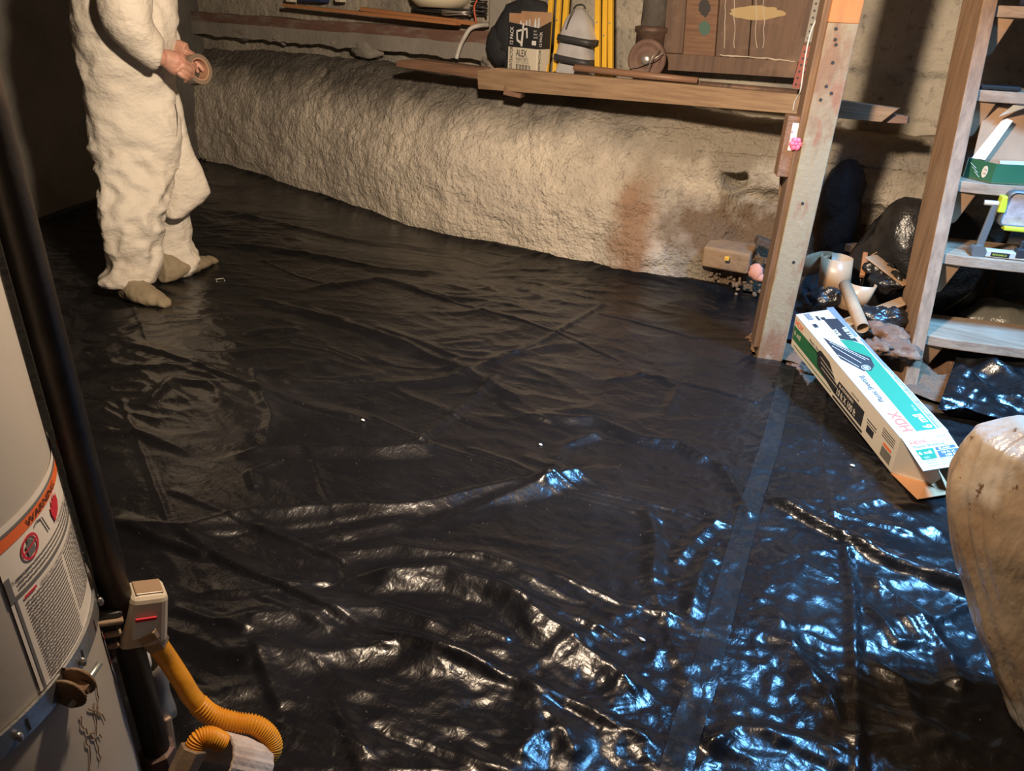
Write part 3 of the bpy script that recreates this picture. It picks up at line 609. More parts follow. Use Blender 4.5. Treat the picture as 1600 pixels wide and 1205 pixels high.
# round wheel
q = gy(1011, 93, 3.24); t = thing('pulley_wheel', q, 'round rusty iron wheel leaning on the drain pipe, a bent wire through it', 'wheel')
Rw = Matrix.Rotation(math.radians(92), 3, 'X'); Rw = RZ(.25) @ Rw; r_ = .083
MB().lathe([(.0, -.006), (r_*.70, -.006), (r_*.74, -.014), (r_*.98, -.016), (r_, 0), (r_*.98, .014), (r_*.80, .018), (r_*.72, .004), (r_*.42, .005), (r_*.38, .012), (0, .012)], q, Rw, 40, cap=False).build('rim', M('rust_red', (.13, .075, .055), .75, var=((10, (.2, .12, .085), .45, .7),), bump=((40, .003),)), t, smooth=True)
MB().lathe([(.0, .012), (r_*.25, .012), (r_*.25, .026), (r_*.12, .028), (0, .03)], q, Rw, 20, cap=False).build('hub', m_wire, t, smooth=True)
MB().tube(smooth_path([gy(984, 108, 3.2), gy(1003, 101, 3.19), gy(1022, 92, 3.18), gy(1036, 82, 3.2)], 12), .0022, 6).tube(smooth_path([gy(1031, 76, 3.2), gy(1020, 88, 3.17), gy(1012, 108, 3.17), gy(1006, 112, 3.17)], 12), .002, 6).build('bent_wire', m_wire, t, smooth=True)
# panelled door leaning against the wall
YD = 3.40; t = thing('old_door', gy(1140, 115, YD), 'old brown panelled cabinet door leaning on the wall with chipped paint lines', 'door')
m_door = wood('door_wood', (.165, .10, .068), (.11, .07, .05), 5, 2, patch=[(6, (.25, .17, .12), .52, .75), (3, (.22, .10, .055), .55, .7)])
def dpoly(pts, y, dep, name, m): return MB().prism([gy(px, py, y) for px, py in pts][::-1], (0, dep, 0)).build(name, m, t, bevel=.002)
dpoly([(1035, 83), (1247, 96), (1241, 122), (1033, 109)], YD, .035, 'rail', m_door)
dpoly([(1047, -70), (1077, -70), (1066, 84), (1036, 82)], YD, .035, 'stile', m_door)
dpoly([(1290, -70), (1322, -70), (1258, 98), (1228, 95)], YD, .035, 'stile', m_door)
dpoly([(1075, -70), (1128, -70), (1116, 88), (1064, 85)], YD+.012, .02, 'panel', m_redwood); dpoly([(1130, -70), (1180, -70), (1168, 91), (1118, 88)], YD+.014, .02, 'panel', m_door)
dpoly([(1182, -70), (1292, -70), (1232, 95), (1170, 91)], YD+.012, .02, 'panel', m_door)
def patch(px, py, rx, ry, m, name, sd, y=YD+.0125):
    c = gy(px, py, y); pts = []
    for k in range(40):
        a = 2*math.pi*k/40; k2 = 1+.28*float(perlin(math.cos(a)*2.5, math.sin(a)*2.5, sd)); q = gy(px+rx*k2*math.cos(a), py+ry*k2*math.sin(a), y); pts.append(q)
    return MB().prism([p+np.array([0, -.0015, 0]) for p in pts][::-1], (0, .002, 0)).build(name, m, t)
o = patch(1182, 20, 42, 11, M('ochre_paint', (.42, .31, .15), .7, var=((12, (.40, .28, .13), .5, .7),)), 'paint_patch', 3); o['label'] = 'yellow ochre paint patch'
o = patch(1101, 44, 9, 11, M('green_paint', (.07, .13, .10), .7), 'paint_spot', 5); o['label'] = 'dark green paint spot'
o = patch(1101, 12, 9, 14, M('soot', (.05, .045, .045), .9), 'paint_spot', 8); o['label'] = 'dark smudge'
cr = MB()
for k in range(4):
    xa = (1148, 1183, 1195, 1136)[k]; pts = [gy(xa-k*1.0+4*float(perlin(j*.6, k, 7)), -10+j*9.5, YD+.009) for j in range(10)]; cr.tube(pts, [.0015+.0012*abs(float(perlin(j*.9, k, 9))) for j in range(10)], 6)
pts = [gy(1125+j*6.2, 86+.5*j+2.5*float(perlin(j*.7, 3, 7)), YD-.001) for j in range(20)]; cr.tube(pts, [.002+.004*abs(float(perlin(j*.9, 5, 9))) for j in range(20)], 6)
cr.build('paint_flakes', M('old_white_paint', (.55, .47, .38), .8), t)
# perforated strips
def perf(a, b, w, m, label, y=3.0):
    P0, P1 = V3(gy(*a, y)), V3(gy(*b, y)); t = thing('perforated_strip', P0, label, 'metal strip'); MB().beam(P0, P1, w, .003, (0, 1, 0)).build('plate', m, t); hb = MB(); L = (P1-P0).length; d = (P1-P0).normalized(); sd = d.cross(Vector((0, 1, 0)))
    for k in range(int(L/.022)):
        for s in (-1, 1): c = P0+d*(.012+.022*k)+sd*s*w*.22+Vector((0, -.0022, 0)); hb.lathe([(.0001, 0), (.0042, 0), (.0042, .0008), (.0001, .0008)], c, Matrix.Rotation(math.pi/2, 3, 'X'), 8, cap=False)
    o = hb.build('punched_holes', m_ink, t); return t
perf((1246, 138), (1264, 72), .040, M('red_strip', (.24, .06, .045), .6, var=((15, (.25, .08, .06), .5, .7),)), 'red perforated metal strip behind the post, under the grey one')
perf((1266, 66), (1285, -20), .040, M('grey_strip', (.22, .20, .17), .6), 'grey perforated metal strip behind the post, above the red one')
wpts = smooth_path([gy(1295, -30, 2.72), gy(1289, 5, 2.72), gy(1270, 42, 2.72), gy(1262, 70, 2.72), gy(1256, 105, 2.73), gy(1251, 140, 2.75), gy(1247, 150, 2.78), gy(1242, 158, 2.80), gy(1239, 173, 2.82)], 60)
tag(MB().tube(wpts, .0022, 8).build('white_wire', M('white_wire', (.75, .72, .66), .5), smooth=True), 'thin white wire hanging down in front of the perforated strips', 'wire')
# the painted post
pc = Vector((-.594, 2.60, 0)); dirc = Vector((.612, -2.60, 0)).normalized(); Rp = RZ(math.atan2(dirc.y, dirc.x)+math.pi/2+.20)
t = thing('wooden_post', pc, 'wooden post with worn cream paint and an orange top, standing at the sheet edge', 'post')
MB().mat(0).box((pc.x, pc.y, .55), (.088, .09, 1.10), Rp).build('lower_length', m_paintpost, t, bevel=.003)
MB().box((pc.x, pc.y, 1.55), (.0885, .0905, .90), Rp).build('upper_length', m_orangepaint, t, bevel=.003)
fx = Rp @ Vector((1, 0, 0)); fn_ = Rp @ Vector((0, -1, 0)); hb = MB()
for (px, py) in ((1291, 135), (1299, 146), (1282, 156), (1301, 98), (1305, 62), (1306, 70), (1254, 318), (1306, 45), (1240, 410)):
    q = V3(gp(px, py, pc+fn_*.0455, fn_)); hb.lathe([(.0001, .0), (.0052, 0), (.0052, .001), (.0001, .001)], q, RZ(math.atan2(fn_.y, fn_.x)) @ Matrix.Rotation(math.pi/2, 3, 'Y'), 10, cap=False)
hb.build('nail_holes', m_ink, t)
# darker stud face attached to its left
pl = pc-fx*.053+fn_*-.012
tag(MB().box((pl.x, pl.y, .97), (.020, .085, 1.86), Rp).build('wooden_stud', m_postside, bevel=.003), 'dark rough stud fixed to the left side of the painted post', 'stud')
q = V3(gp(1234, 230, pl, fn_)); t = thing('wood_block', (q.x, q.y, .6), 'upright reddish block left of the post with a speckled strip and pink flower', 'wood block')
za, zb_ = gp(1240, 275, q, fn_)[2], gp(1240, 180, q, fn_)[2]
MB().box((q.x, q.y, (za+zb_)/2), (.058, .07, zb_-za), Rp).build('block', m_redwood, t, bevel=.003)
z2, z3 = gp(1240, 233, q, fn_)[2], gp(1240, 190, q, fn_)[2]; q2 = q+fn_*.0365+fx*.008
MB().box((q2.x, q2.y, (z2+z3)/2), (.040, .003, z3-z2), Rp).build('speckled_strip', M('speckled_white', (.72, .68, .70), .6, var=((60, (.3, .22, .25), .55, .62),)), t)
z4 = gp(1242, 222, q, fn_)[2]; fl = MB()
for k in range(6): a = k*math.pi/3; fl.blob((q2.x+fx.x*.012*math.cos(a)+fn_.x*.008, q2.y+fx.y*.012*math.cos(a)+fn_.y*.008, z4+.012*math.sin(a)), (.010, .006, .010), k, .1, 10)
fl.blob((q2.x+fn_.x*.012, q2.y+fn_.y*.012, z4), .006, 2, .1, 8); fl.build('pink_flower', M('pink_plastic', (.85, .14, .25), .45), t, smooth=True)
tag(MB().beam(gy(1205, 545, 2.69), gy(1227, 272, 2.69), .024, .05, (0, 1, 0)).build('wooden_stud', m_postside, bevel=.003), 'thin dark brown stud running down to the ground below the reddish block', 'stud')
# loose things at the foot of the wall
t = thing('brick', gy(1137, 418, 3.12), 'brown squared block with a yellow mark lying in the soil at the wall foot', 'block')
q = gy(1137, 398, 3.14); Rb = RZ(.12) @ Matrix.Rotation(.12, 3, 'X')
MB().box((q[0], q[1]+.02, q[2]-.008), (.205, .13, .095), Rb).build('body', M('dusty_block', (.30, .19, .10), .9, var=((9, (.20, .135, .09), .45, .65),), bump=((30, .006),)), t, bevel=.012, seg=3)
q = gy(1136, 404, 3.07); MB().box((q[0], q[1]-.001, q[2]), (.020, .012, .018), Rb).build('yellow_mark', M('yellow_mark', (.72, .40, .05), .6), t, bevel=.003)
q = gy(1181, 425, 3.12); tag(MB().blob(q, (.033, .02, .035), 4, .3, 14).blob(q+np.array([.02, 0, -.02]), (.02, .015, .02), 5, .3, 12).build('insulation_scrap', M('pink_scrap', (.66, .33, .25), .9), smooth=True), 'pink crumpled scrap beside the brown block', 'scrap')
q = gy(1086, 447, 3.14); tag(MB().blob(q, (.03, .02, .014), 7, .25, 12).build('stone', M('red_clay', (.46, .20, .11), .95), smooth=True), 'small orange clay piece lying at the sheet edge under the wall', 'stone')
q = gy(1196, 380, 3.16); tag(MB().box((q[0], q[1], q[2]), (.09, .06, .035), RZ(.5) @ Matrix.Rotation(.3, 3, 'Y')).build('stone', m_dirtfloor, bevel=.008), 'flat brown shard just left of the post foot stud', 'stone')
rb = MB(); rs = random.Random(3)
for k in range(170):
    px, py = rs.uniform(985, 1210), rs.uniform(400, 462); y = 3.17-.05*(py-400)/60; q = gy(px, py, y+.02); 
    if q[2] < 0: continue
    rb.blob(q, tuple(rs.uniform(.004, .013) for _ in range(3)), k, .3, 8)
o = tag(rb.build('rubble', M('soil_crumbs', (.12, .08, .05), .95, var=((8, (.19, .14, .1), .4, .6),)), smooth=True), 'loose soil crumbs along the foot of the wall', 'rubble'); o['kind'] = 'stuff'
# ------------------------------------------------------------------ water heater and its plumbing
HR = .215; HC = Vector((-.855, .086, 0)); HZ = 1.38
m_tank = M('grey_tank_paint', (.47, .44, .40), .42, var=((2.5, (.41, .38, .34), .45, .7), (18, (.25, .19, .14), .66, .78)), bump=((4, .002),))
m_zinc = M('galvanised_strap', (.42, .43, .44), .38, .85, var=((25, (.25, .24, .22), .5, .7),)); m_rust = M('rusty_dirt', (.22, .14, .09), .9, var=((20, (.33, .25, .17), .45, .65),), bump=((40, .004),))
def cyl(th, z, r=HR): return Vector((HC.x+r*math.cos(th), HC.y+r*math.sin(th), z))
t = thing('water_heater', HC, 'large grey cylindrical water heater with warning labels at the left edge', 'water heater')
MB().lathe([(HR-.01, .03), (HR, .04), (HR, HZ-.03), (HR-.02, HZ)], HC, None, 96).build('tank', m_tank, t, smooth=True, angle=30)
for a in (0, 2.1, 4.2): MB().box((HC.x+.17*math.cos(a), HC.y+.17*math.sin(a), .02), (.03, .03, .04)).build('leg', m_iron, t)
def patchc(mb, t0, t1, z0, z1, r, nu=24, nv=1): return mb.grid(lambda u, v: cyl(t0+(t1-t0)*u, z0+(z1-z0)*v, r), nu, nv)
T0 = .42; T1 = 1.75
lab = MB(); patchc(lab, T0, T1, .476, .667, HR+.0012, 60).build('warning_label', M('label_white', (.80, .76, .71), .45, var=((7, (.60, .54, .48), .5, .75),)), t, smooth=True)
lab_o = [o for o in COL.objects if o.name.startswith('warning_label')][0]; lab_o['label'] = 'large white warning label'
def on(mb_or, name, m, parent=None): o = mb_or.build(name, m, parent or lab_o); return o
g = MB(); patchc(g, T0+.02, T1, .6565, .6600, HR+.0018, 50); patchc(g, T0, T1, .5895, .5940, HR+.0018, 50); patchc(g, T0, T0+.03, .5895, .617, HR+.0018, 3); patchc(g, T0+.02, T0+.035, .476, .589, HR+.0016, 2, 8); patchc(g, .60, .605, .6, .6)if False else None
fnc = lambda th0, z0: (lambda x, y: cyl(th0+x/HR, z0+y, HR+.0022))
m_greyink = M('grey_ink', (.16, .16, .17), .6)
rt_ = random.Random(5)
# rows of small print, each word a dash
def rows(mb, t0, t1, z0, z1, step, h, wl=(.004, .014)):
    z = z1
    while z > z0:
        th = t0
        while th < t1:
            L = rt_.uniform(*wl)/HR; e = min(th+L, t1)
            mb.add([cyl(th, z, HR+.002), cyl(e, z, HR+.002), cyl(e, z+h, HR+.002), cyl(th, z+h, HR+.002)], [(0, 1, 2, 3)]); th = e+.0018/HR
        z -= step
rows(g, T0+.06, 1.7, .5970, .6075, .0050, .0022); 
for (a, b, c, d) in ((T0+.07, .80, .480, .585), (.83, 1.15, .50, .585), (1.18, 1.6, .50, .585)): rows(g, a, b, c, d-.008, .0042, .0021, (.003, .010))
g.text('READ ALL INSTRUCTIONS BEFORE USE', .006, (0, 0, 0), (1, 0, 0), (0, 1, 0), fn=fnc(.60, .5805)); g.text('FLAMMABLE VAPORS', .0075, (0, 0, 0), (1, 0, 0), (0, 1, 0), fn=fnc(.86, .612)); g.text('Keep clear', .006, (0, 0, 0), (1, 0, 0), (0, 1, 0), fn=fnc(.45, .6075))
on(g, 'small_print', m_greyink)
og = MB(); patchc(og, T0-.0, T1, .6440, .6560, HR+.0017, 50); on(og, 'orange_band', M('orange_print', (.80, .16, .04), .5))
wt = MB(); wt.text('WARNING', .011, (0, 0, 0), (1, 0, 0), (0, 1, 0), sx=1.3, fn=lambda x, y: cyl(.62+x/HR, .6462+y, HR+.0024)); on(wt, 'lettering', m_ink)
rd = MB(); cz, ct, rr = .6265, .605, .0125
def ringp(mb, ct, cz, r0_, r1_, n=32, r=HR+.0024):
    vs = []
    for k in range(n):
        a = 2*math.pi*k/n; vs += [cyl(ct+r0_*math.cos(a)/HR, cz+r0_*math.sin(a), r), cyl(ct+r1_*math.cos(a)/HR, cz+r1_*math.sin(a), r)]
    mb.add(vs, [(2*k, 2*k+1, (2*k+3) % (2*n), (2*k+2) % (2*n)) for k in range(n)])
ringp(rd, ct, cz, rr-.0022, rr+.0005); rd.add([cyl(ct+x/HR, cz+y, HR+.0026) for x, y in ((-.012, -.001), (-.011, -.003), (.012, .001), (.011, .003))], [(0, 1, 2, 3)])
patchc(rd, T0+.07, T0+.15, .5835, .5865, HR+.0022, 4)
fz = .629; rd.add([cyl(.865+x/HR, fz+y, HR+.0024) for x, y in ((-.006, -.012), (.008, -.006), (.013, .002), (.012, .012), (.006, .008), (.005, .016), (0, .008), (-.002, .014), (-.006, .006), (-.009, .008), (-.010, 0))], [tuple(range(11))]); on(rd, 'red_symbols', M('red_print', (.62, .03, .05), .5))
bk_ = MB(); bk_.add([cyl(ct+x/HR, cz+y, HR+.0023) for x, y in ((-.005, -.009), (.006, -.008), (.006, .005), (.002, .007), (.001, .010), (-.002, .010), (-.002, .006), (-.006, .004))], [tuple(range(8))])
bk_.tube([cyl(.67, .6405, HR+.0025), cyl(.69, .6425, HR+.0025), cyl(.73, .640, HR+.0025), cyl(.76, .620, HR+.0025)], .0006, 6); on(bk_, 'black_symbols', m_greyink)
# hanging tag
tg = MB(); tg.add([cyl(1.06, .418, HR+.0015), cyl(1.19, .412, HR+.0015), cyl(1.24, .366, HR+.0015), cyl(1.10, .322, HR+.0015), cyl(1.06, .355, HR+.0015)], [(0, 1, 2, 3, 4)][::-1] and [(4, 3, 2, 1, 0)]); o = tg.build('small_tag', bpy.data.materials['label_white'], t); o['label'] = 'small white tag with red stripes'
rs_ = MB(); patchc(rs_, 1.06, 1.21, .405, .411, HR+.0022, 5); patchc(rs_, 1.06, 1.21, .365, .370, HR+.0022, 5); rs_.build('red_stripe', bpy.data.materials['red_print'], o)
# strap with bolt
st_ = MB(); n_ = 110
for k in range(n_):
    a0 = -2.2+3.9*k/n_; a1 = -2.2+3.9*(k+1)/n_; z_ = .4585+.004*math.sin(a0*2)
    if .50 < a0 < .56: continue
    st_.add([cyl(a, zz_, r_) for r_ in (HR+.001, HR+.0045) for zz_ in (z_-.013, z_+.013) for a in (a0, a1)], [(4, 5, 7, 6), (0, 2, 3, 1), (2, 6, 7, 3), (0, 1, 5, 4)])
ts = thing('metal_strap', cyl(.55, .45), 'galvanised strap around the grey water heater, its bolted ends bent out', 'strap')
st_.build('band', m_zinc, ts)
ho = MB()
for k in range(9):
    a0 = -.1+.2*k; ho.add([cyl(a, z_, HR+.0052) for a, z_ in ((a0, .452), (a0+.012, .452), (a0+.012, .468), (a0, .468))], [(0, 1, 2, 3)])
ho.build('slots', m_ink, ts)
for k in range(6): a = .25+.42*k; MB().blob(cyl(a, .4585, HR+.008), (.0035, .0035, .006), k, .1, 12).build('raised_tab', m_zinc, ts, smooth=True)
for a in (.50, .57): e = cyl(a, .455, HR+.012); MB().lathe([(.018, -.002), (.020, 0), (.018, .002)], e, RZ(a+.0) @ Matrix.Rotation(math.pi/2, 3, 'X'), 20).build('bent_end', m_rust, ts, smooth=True)
b0, b1 = cyl(.47, .444, HR+.016), V3(gp(156, 1036, cyl(.7, .45, HR+.03), (.9, .45, 0))); MB().tube([b0, b1], .0036, 10).build('bolt', M('zinc_bolt', (.55, .60, .58), .3, .9), ts, smooth=True)
for f in (.18, .38): c = b0.lerp(b1, f); MB().tube([c, c+(b1-b0).normalized()*.007], .0085, 6).build('nut', m_rust, ts)
# cobwebs and grime clumps on the tank
cw = MB()
for k in range(6):
    th, z = rt_.uniform(.55, .8), rt_.uniform(.36, .43); p = [cyl(th, z, HR+.0016)]
    for j in range(7): th += rt_.uniform(-.03, .03); z -= rt_.uniform(.003, .010); p.append(cyl(th, z, HR+.0016))
    cw.tube(p, .0007, 5)
cw.build('grime', m_rust, t)
# black pipe
m_blackpipe = M('black_steel', (.045, .038, .034), .42, .55, var=((9, (.09, .07, .055), .45, .7),), bump=((40, .0012),))
PX, PY = -.771, .309; t = thing('gas_pipe', (PX, PY, .1), 'tall dark steel pipe standing in front of the water heater', 'pipe')
MB().tube([(PX-.001, PY-.001, 2.0), (PX, PY, 1.0), (PX, PY, .15)], .0175, 24).build('tube', m_blackpipe, t, smooth=True)
m_brass = M('dusty_brass', (.40, .28, .17), .5, .5, var=((20, (.30, .22, .16), .4, .65),), bump=((60, .0015),))
MB().lathe([(.018, .07), (.024, .075), (.026, .12), (.024, .155), (.018, .158)], (PX, PY, 0), None, 8).build('valve_body', m_iron, t)
MB().tube([(PX, PY, 0.0), (PX, PY, .08)], .017, 16).build('lower_pipe', m_blackpipe, t, smooth=True)
q = V3(gz(262, 1165, .13)); MB().beam((PX+.01, PY+.01, .13), q, .014, .022).beam(q+Vector((0, 0, -.03)), q+Vector((-.01, .01, .045)), .012, .02, (1, 0, 0)).build('lever', m_brass, t, bevel=.003)
# gas control valve
Vd = Vector((.35, .94, 0)).normalized()      # outward from the tank
vc = V3(gp(208, 962, Vector((math.sin(math.radians(-64)), math.cos(math.radians(-64)), 0))*.83, (math.sin(math.radians(-64)), math.cos(math.radians(-64)), 0))); t = thing('gas_control_valve', vc, 'white plastic gas control box on the heater just right of the dark pipe', 'control valve')
W_ = Vector((.94, -.35, 0)).normalized()
Rv = Matrix((W_, Vd, Vector((0, 0, 1)))).transposed() @ Matrix.Rotation(-.30, 3, 'X')
m_box = M('dusty_white_plastic', (.70, .62, .50), .5, var=((6, (.42, .30, .20), .48, .64),))
o = MB().box(vc+Vd*.012, (.056, .058, .074), Rv, taper=.74).build('housing', m_box, t, bevel=.009, seg=3)
MB().box(vc+Vd*.012+Rv @ Vector((0, 0, .037)), (.028, .032, .003), Rv).build('top_window', M('dusty_window', (.34, .24, .16), .3), o, bevel=.001)
lb = MB().box(vc+Rv @ Vector((.026, .008, -.002)), (.003, .024, .026), Rv).build('sticker', m_white, o); MB().box(vc+Rv @ Vector((.0265, .008, .0125)), (.003, .024, .004), Rv).build('red_bar', bpy.data.materials['red_print'], o)
MB().box(vc+Rv @ Vector((0, -.034, -.012)), (.045, .034, .075), Rv).build('mount', m_blackrub, t, bevel=.006)
for k in range(3): MB().box(vc+Rv @ Vector((.012, -.034, -.022+.018*k)), (.032, .034, .006), Rv).build('fin', m_rust, t, bevel=.002)
# brass fitting, yellow gas hose
n0 = Vector((math.sin(math.radians(-64)), math.cos(math.radians(-64)), 0))
def hp_(px, py, d): return V3(gp(px, py, n0*d, n0))
t = thing('gas_hose', gz(400, 1100, 0), 'yellow corrugated gas hose curling from the control box across the sheet', 'hose')
path = smooth_path([hp_(243, 1003, .82), hp_(262, 1030, .82), hp_(283, 1062, .81), hp_(302, 1092, .80), hp_(330, 1117, .79), hp_(365, 1128, .78), hp_(397, 1133, .77), hp_(418, 1148, .76), hp_(426, 1168, .75), hp_(416, 1184, .745), hp_(400, 1183, .74)], 220)
L = len(path); rad = [(.0135+.0011*math.sin(i*2.3)) if 60 < i else .0125+.0004*math.sin(i*.9) for i in range(L)]
m_hose = M('yellow_hose', (.78, .33, .02), .42, var=((30, (.60, .26, .03), .55, .75),), bump=((90, .0008),))
fine = []; 
for i in range(L-1):
    for j in range(4): fine.append(path[i].lerp(path[i+1], j/4))
rad = [(.0128+.0012*math.sin(i*.50) if i > 290 else .0125) for i in range(len(fine))]
MB().tube(fine, rad, 18).build('corrugated_tube', m_hose, t, smooth=True)
path2 = smooth_path([hp_(347, 1160, .735), hp_(328, 1151, .735), hp_(312, 1154, .735), hp_(302, 1172, .73)], 60); fine2 = [path2[i].lerp(path2[i+1], j/4) for i in range(len(path2)-1) for j in range(4)]
MB().tube(fine2, [.0115+.0011*math.sin(i*.5) for i in range(len(fine2))], 18).build('corrugated_tube', m_hose, t, smooth=True)
d0 = (path[3]-path[0]).normalized(); c = path[0]
MB().tube([c+d0*.004, c-d0*.018], .0165, 6).tube([c-d0*.018, c-d0*.032], .020, 6).tube([c-d0*.03, c-d0*.06], .012, 12).build('hex_fitting', m_brass, t, bevel=.0012)
e0, e1 = hp_(303, 1168, .73), hp_(286, 1204, .72); dd = (e1-e0).normalized()
MB().tube([e0, e0+dd*.035], .0175, 6).build('hex_fitting', m_brass, t, bevel=.0012)
o = MB().tube([e0+dd*.033, e0+dd*.055], .0135, 16).tube([e0+dd*.055, e0+dd*.10], .0185, 6).build('pipe_nipple', M('yellow_brass', (.62, .42, .14), .35, .8), t, smooth=False)
# rolled scrap wrapped round the hose
a0, a1 = hp_(344, 1174, .735), hp_(406, 1188, .745); dd = (a1-a0).normalized()
slv = [a0, a0.lerp(a1, .33), a0.lerp(a1, .66), a1]; n_ = 40; vs = []; rings = []
side = dd.cross(Vector((0, 0, 1))).normalized(); upn = side.cross(dd).normalized()
for c in [a0.lerp(a1, k/10) for k in range(11)]:
    ring = []
    for j in range(34):
        a = math.pi*(-.12+1.30*j/33); r_ = .036+.0007*math.sin(j*2.1); ring.append(c+side*math.cos(a)*r_+upn*math.sin(a)*r_-upn*.016)
    rings.append(ring)
mbp = MB(); nn_ = 34; mbp.add([p for r_ in rings for p in r_], [(i*nn_+j, i*nn_+j+1, (i+1)*nn_+j+1, (i+1)*nn_+j) for i in range(10) for j in range(33)])
st2 = [1, 1, 1]
tag(mbp.build('rolled_bark_guard', M('ribbed_pale_wrap', (.66, .54, .42), .8, var=((6, (.42, .24, .16), .48, .6), (30, (.5, .38, .28), .5, .7)), bump=((60, .002, (1, 3, 1)),)), solid=.003), 'pale ribbed curved guard with a rusty edge lying over the yellow hose', 'guard')
# small metal cup guard under the control box
c = V3(gp(238, 1055, n0*.875, n0)); t = thing('metal_guard', c, 'small dull metal cup hanging below the gas control box', 'guard')
rings = []
for k in range(9):
    z = c.z+.028-.115*k/8; w_ = .020+.002*math.sin(k); rings.append([(c.x+(w_*math.cos(a))*1.0-.004*k*.2, c.y+w_*math.sin(a), z+.004*math.sin(a*3+k)) for a in [2*math.pi*j/24 for j in range(24)]])
MB().loft(rings, cap=False).build('cup', M('dull_tin', (.40, .38, .34), .5, .6, var=((16, (.28, .26, .22), .45, .65),)), t, smooth=True, solid=.0012)
MB().lathe([(.006, -.01), (.008, 0), (.008, .03), (.004, .034)], c+Vector((-.012, 0, .012)), None, 10).build('nozzle', m_white, t, smooth=True)
# clear scrap of plastic standing behind the pipe
q = V3(gz(186, 905, 0)); tag(MB().lathe([(.020, 0), (.019, .03), (.010, .07), (.002, .085)], (q.x-.01, q.y, float(hfun(q.x, q.y))), None, 14).build('plastic_scrap', M('clear_scrap', (.45, .44, .44), .2, alpha=.55), smooth=True), 'small crumpled clear plastic scrap standing on the sheet behind the dark pipe', 'scrap')
# ------------------------------------------------------------------ stairs
SA = math.radians(20); TD = Vector((math.cos(SA), math.sin(SA), 0)); UP = Vector((-math.sin(SA), math.cos(SA), 0)); ZV = Vector((0, 0, 1))
SB = V3(gz(1411, 605)); SLOPE = .325; SW = 1.02; TH = .042
def sp(a, b, z): return SB+TD*a+UP*b+ZV*z        # a across, b run, z height
stairs = thing('wooden_stairs', SB, 'steep open wooden stairs of dusty brown timber at the right edge', 'stairs')
for k, a in enumerate((0, SW)):
    pr_ = []
    for zz_ in (-.0, 1.95): pr_.append(sp(a, SLOPE*zz_, zz_))
    back = [sp(a, SLOPE*1.95+.245, 1.95), sp(a, .245, 0)]
    MB().prism([pr_[0], pr_[1]]+back, TD*(TH if k == 0 else TH)).build('stringer', m_stair, stairs, bevel=.003)
tz = []
def front_z(px, py):        # height of a tread's front edge where the picture shows it on the inner stringer face
    p0 = SB+TD*TH; q = V3(gp(px, py, p0, TD)); return q.z
Z_T = [front_z(1455, 537), front_z(1481, 404), front_z(1502, 286), front_z(1530, 141), front_z(1556, 8), front_z(1556, 8)+.25, front_z(1556, 8)+.5]
TT = .034; m_cleat = M('raw_cleat', (.42, .25, .14), .8, var=((9, (.34, .20, .11), .4, .7),), bump=((50, .001),))
for k, z in enumerate(Z_T):
    b0 = SLOPE*z+.004; dep = .25
    vs = MB(); nx_ = 24
    rings = []
    for i in range(nx_+1):
        a = TH+(SW-TH)*i/nx_; w_ = .004*float(perlin(a*9, k*3.1, 5)); ch = .012*max(0, 1-i/2.)
        rings.append([sp(a, b0+ch+w_, z-TT), sp(a, b0+dep, z-TT), sp(a, b0+dep, z), sp(a, b0+.004+w_+ch, z)])
    MB().loft(rings).build('tread', m_tread, stairs, bevel=.003)
    for a in (TH, SW-.018):
        s_ = 1 if a < .1 else -1; a_c = a if a < .1 else SW
        MB().prism([sp(a_c, b0+.022, z-TT), sp(a_c+s_*.070, b0+.022, z-TT), sp(a_c+s_*.044, b0+.055, z-TT-.105), sp(a_c+s_*.036, b0+.058, z-TT-.115), sp(a_c, b0+.058, z-TT-.115)][::s_], UP*.022).build('cleat', m_cleat, stairs, bevel=.004)
def on_tread(k, a, b): return sp(a, SLOPE*Z_T[k]+b, Z_T[k]+.0015)
# dusty phone
q = on_tread(3, .105, .035); t = thing('phone', q, 'black phone lying flat on the stair tread next to the stringer', 'phone')
Rs = RZ(SA-.12); MB().box(q+Vector((0, .02, .007)), (.115, .065, .013), Rs).build('case', M('black_gloss', (.02, .025, .03), .3), t, bevel=.004, seg=3)
MB().box(q+Vector((0, .02, .0142)), (.10, .052, .001), Rs).build('screen', M('dark_glass', (.015, .02, .03), .08), t)
# things on the top visible tread
q = on_tread(4, .16, .03); MBx = MB().box(q+Vector((.07, .04, .010)), (.22, .10, .018), RZ(SA)); t = tag(MBx.build('tablet', M('blue_black', (.02, .03, .08), .3), bevel=.004), 'flat dark blue case on the highest visible stair tread', 'case')
# green carton with its lid open
P0, P1, P2 = on_tread(2, .075, .105), on_tread(2, .135, .012), on_tread(2, .44, .075)
gh = .062; t = thing('green_carton', (P0+P1)/2, 'green open carton with a raised cardboard lid standing on a stair tread', 'carton')
P3 = P0+(P2-P1); m_green = M('green_print', (.025, .115, .055), .5, var=((6, (.04, .14, .07), .4, .7),)); inw = .003
def panel(name, a, b, h, m, th=.003, par=t, up=ZV, back=None):
    d = (b-a).normalized(); n = d.cross(up).normalized(); mb = MB(); mb.mat(0).prism([a, b, b+up*h, a+up*h], n*-th)
    ms = [m]
    if back is not None: mb.m[0] = 0; mb.m[1] = 1; ms = [m, back]
    return mb.build(name, ms, par)
panel('side_panel', P0, P1, gh, m_green, back=m_carton); panel('side_panel', P1, P2, gh, m_green, back=m_carton); panel('side_panel', P2, P3, gh, m_carton); panel('side_panel', P3, P0, gh, m_carton)
MB().prism([P0+ZV*.002, P1+ZV*.002, P2+ZV*.002, P3+ZV*.002], ZV*.002).build('base', m_carton, t)
lu = (ZV*.94+UP*.20).normalized(); a_, b_ = P0+ZV*gh, P3+ZV*gh
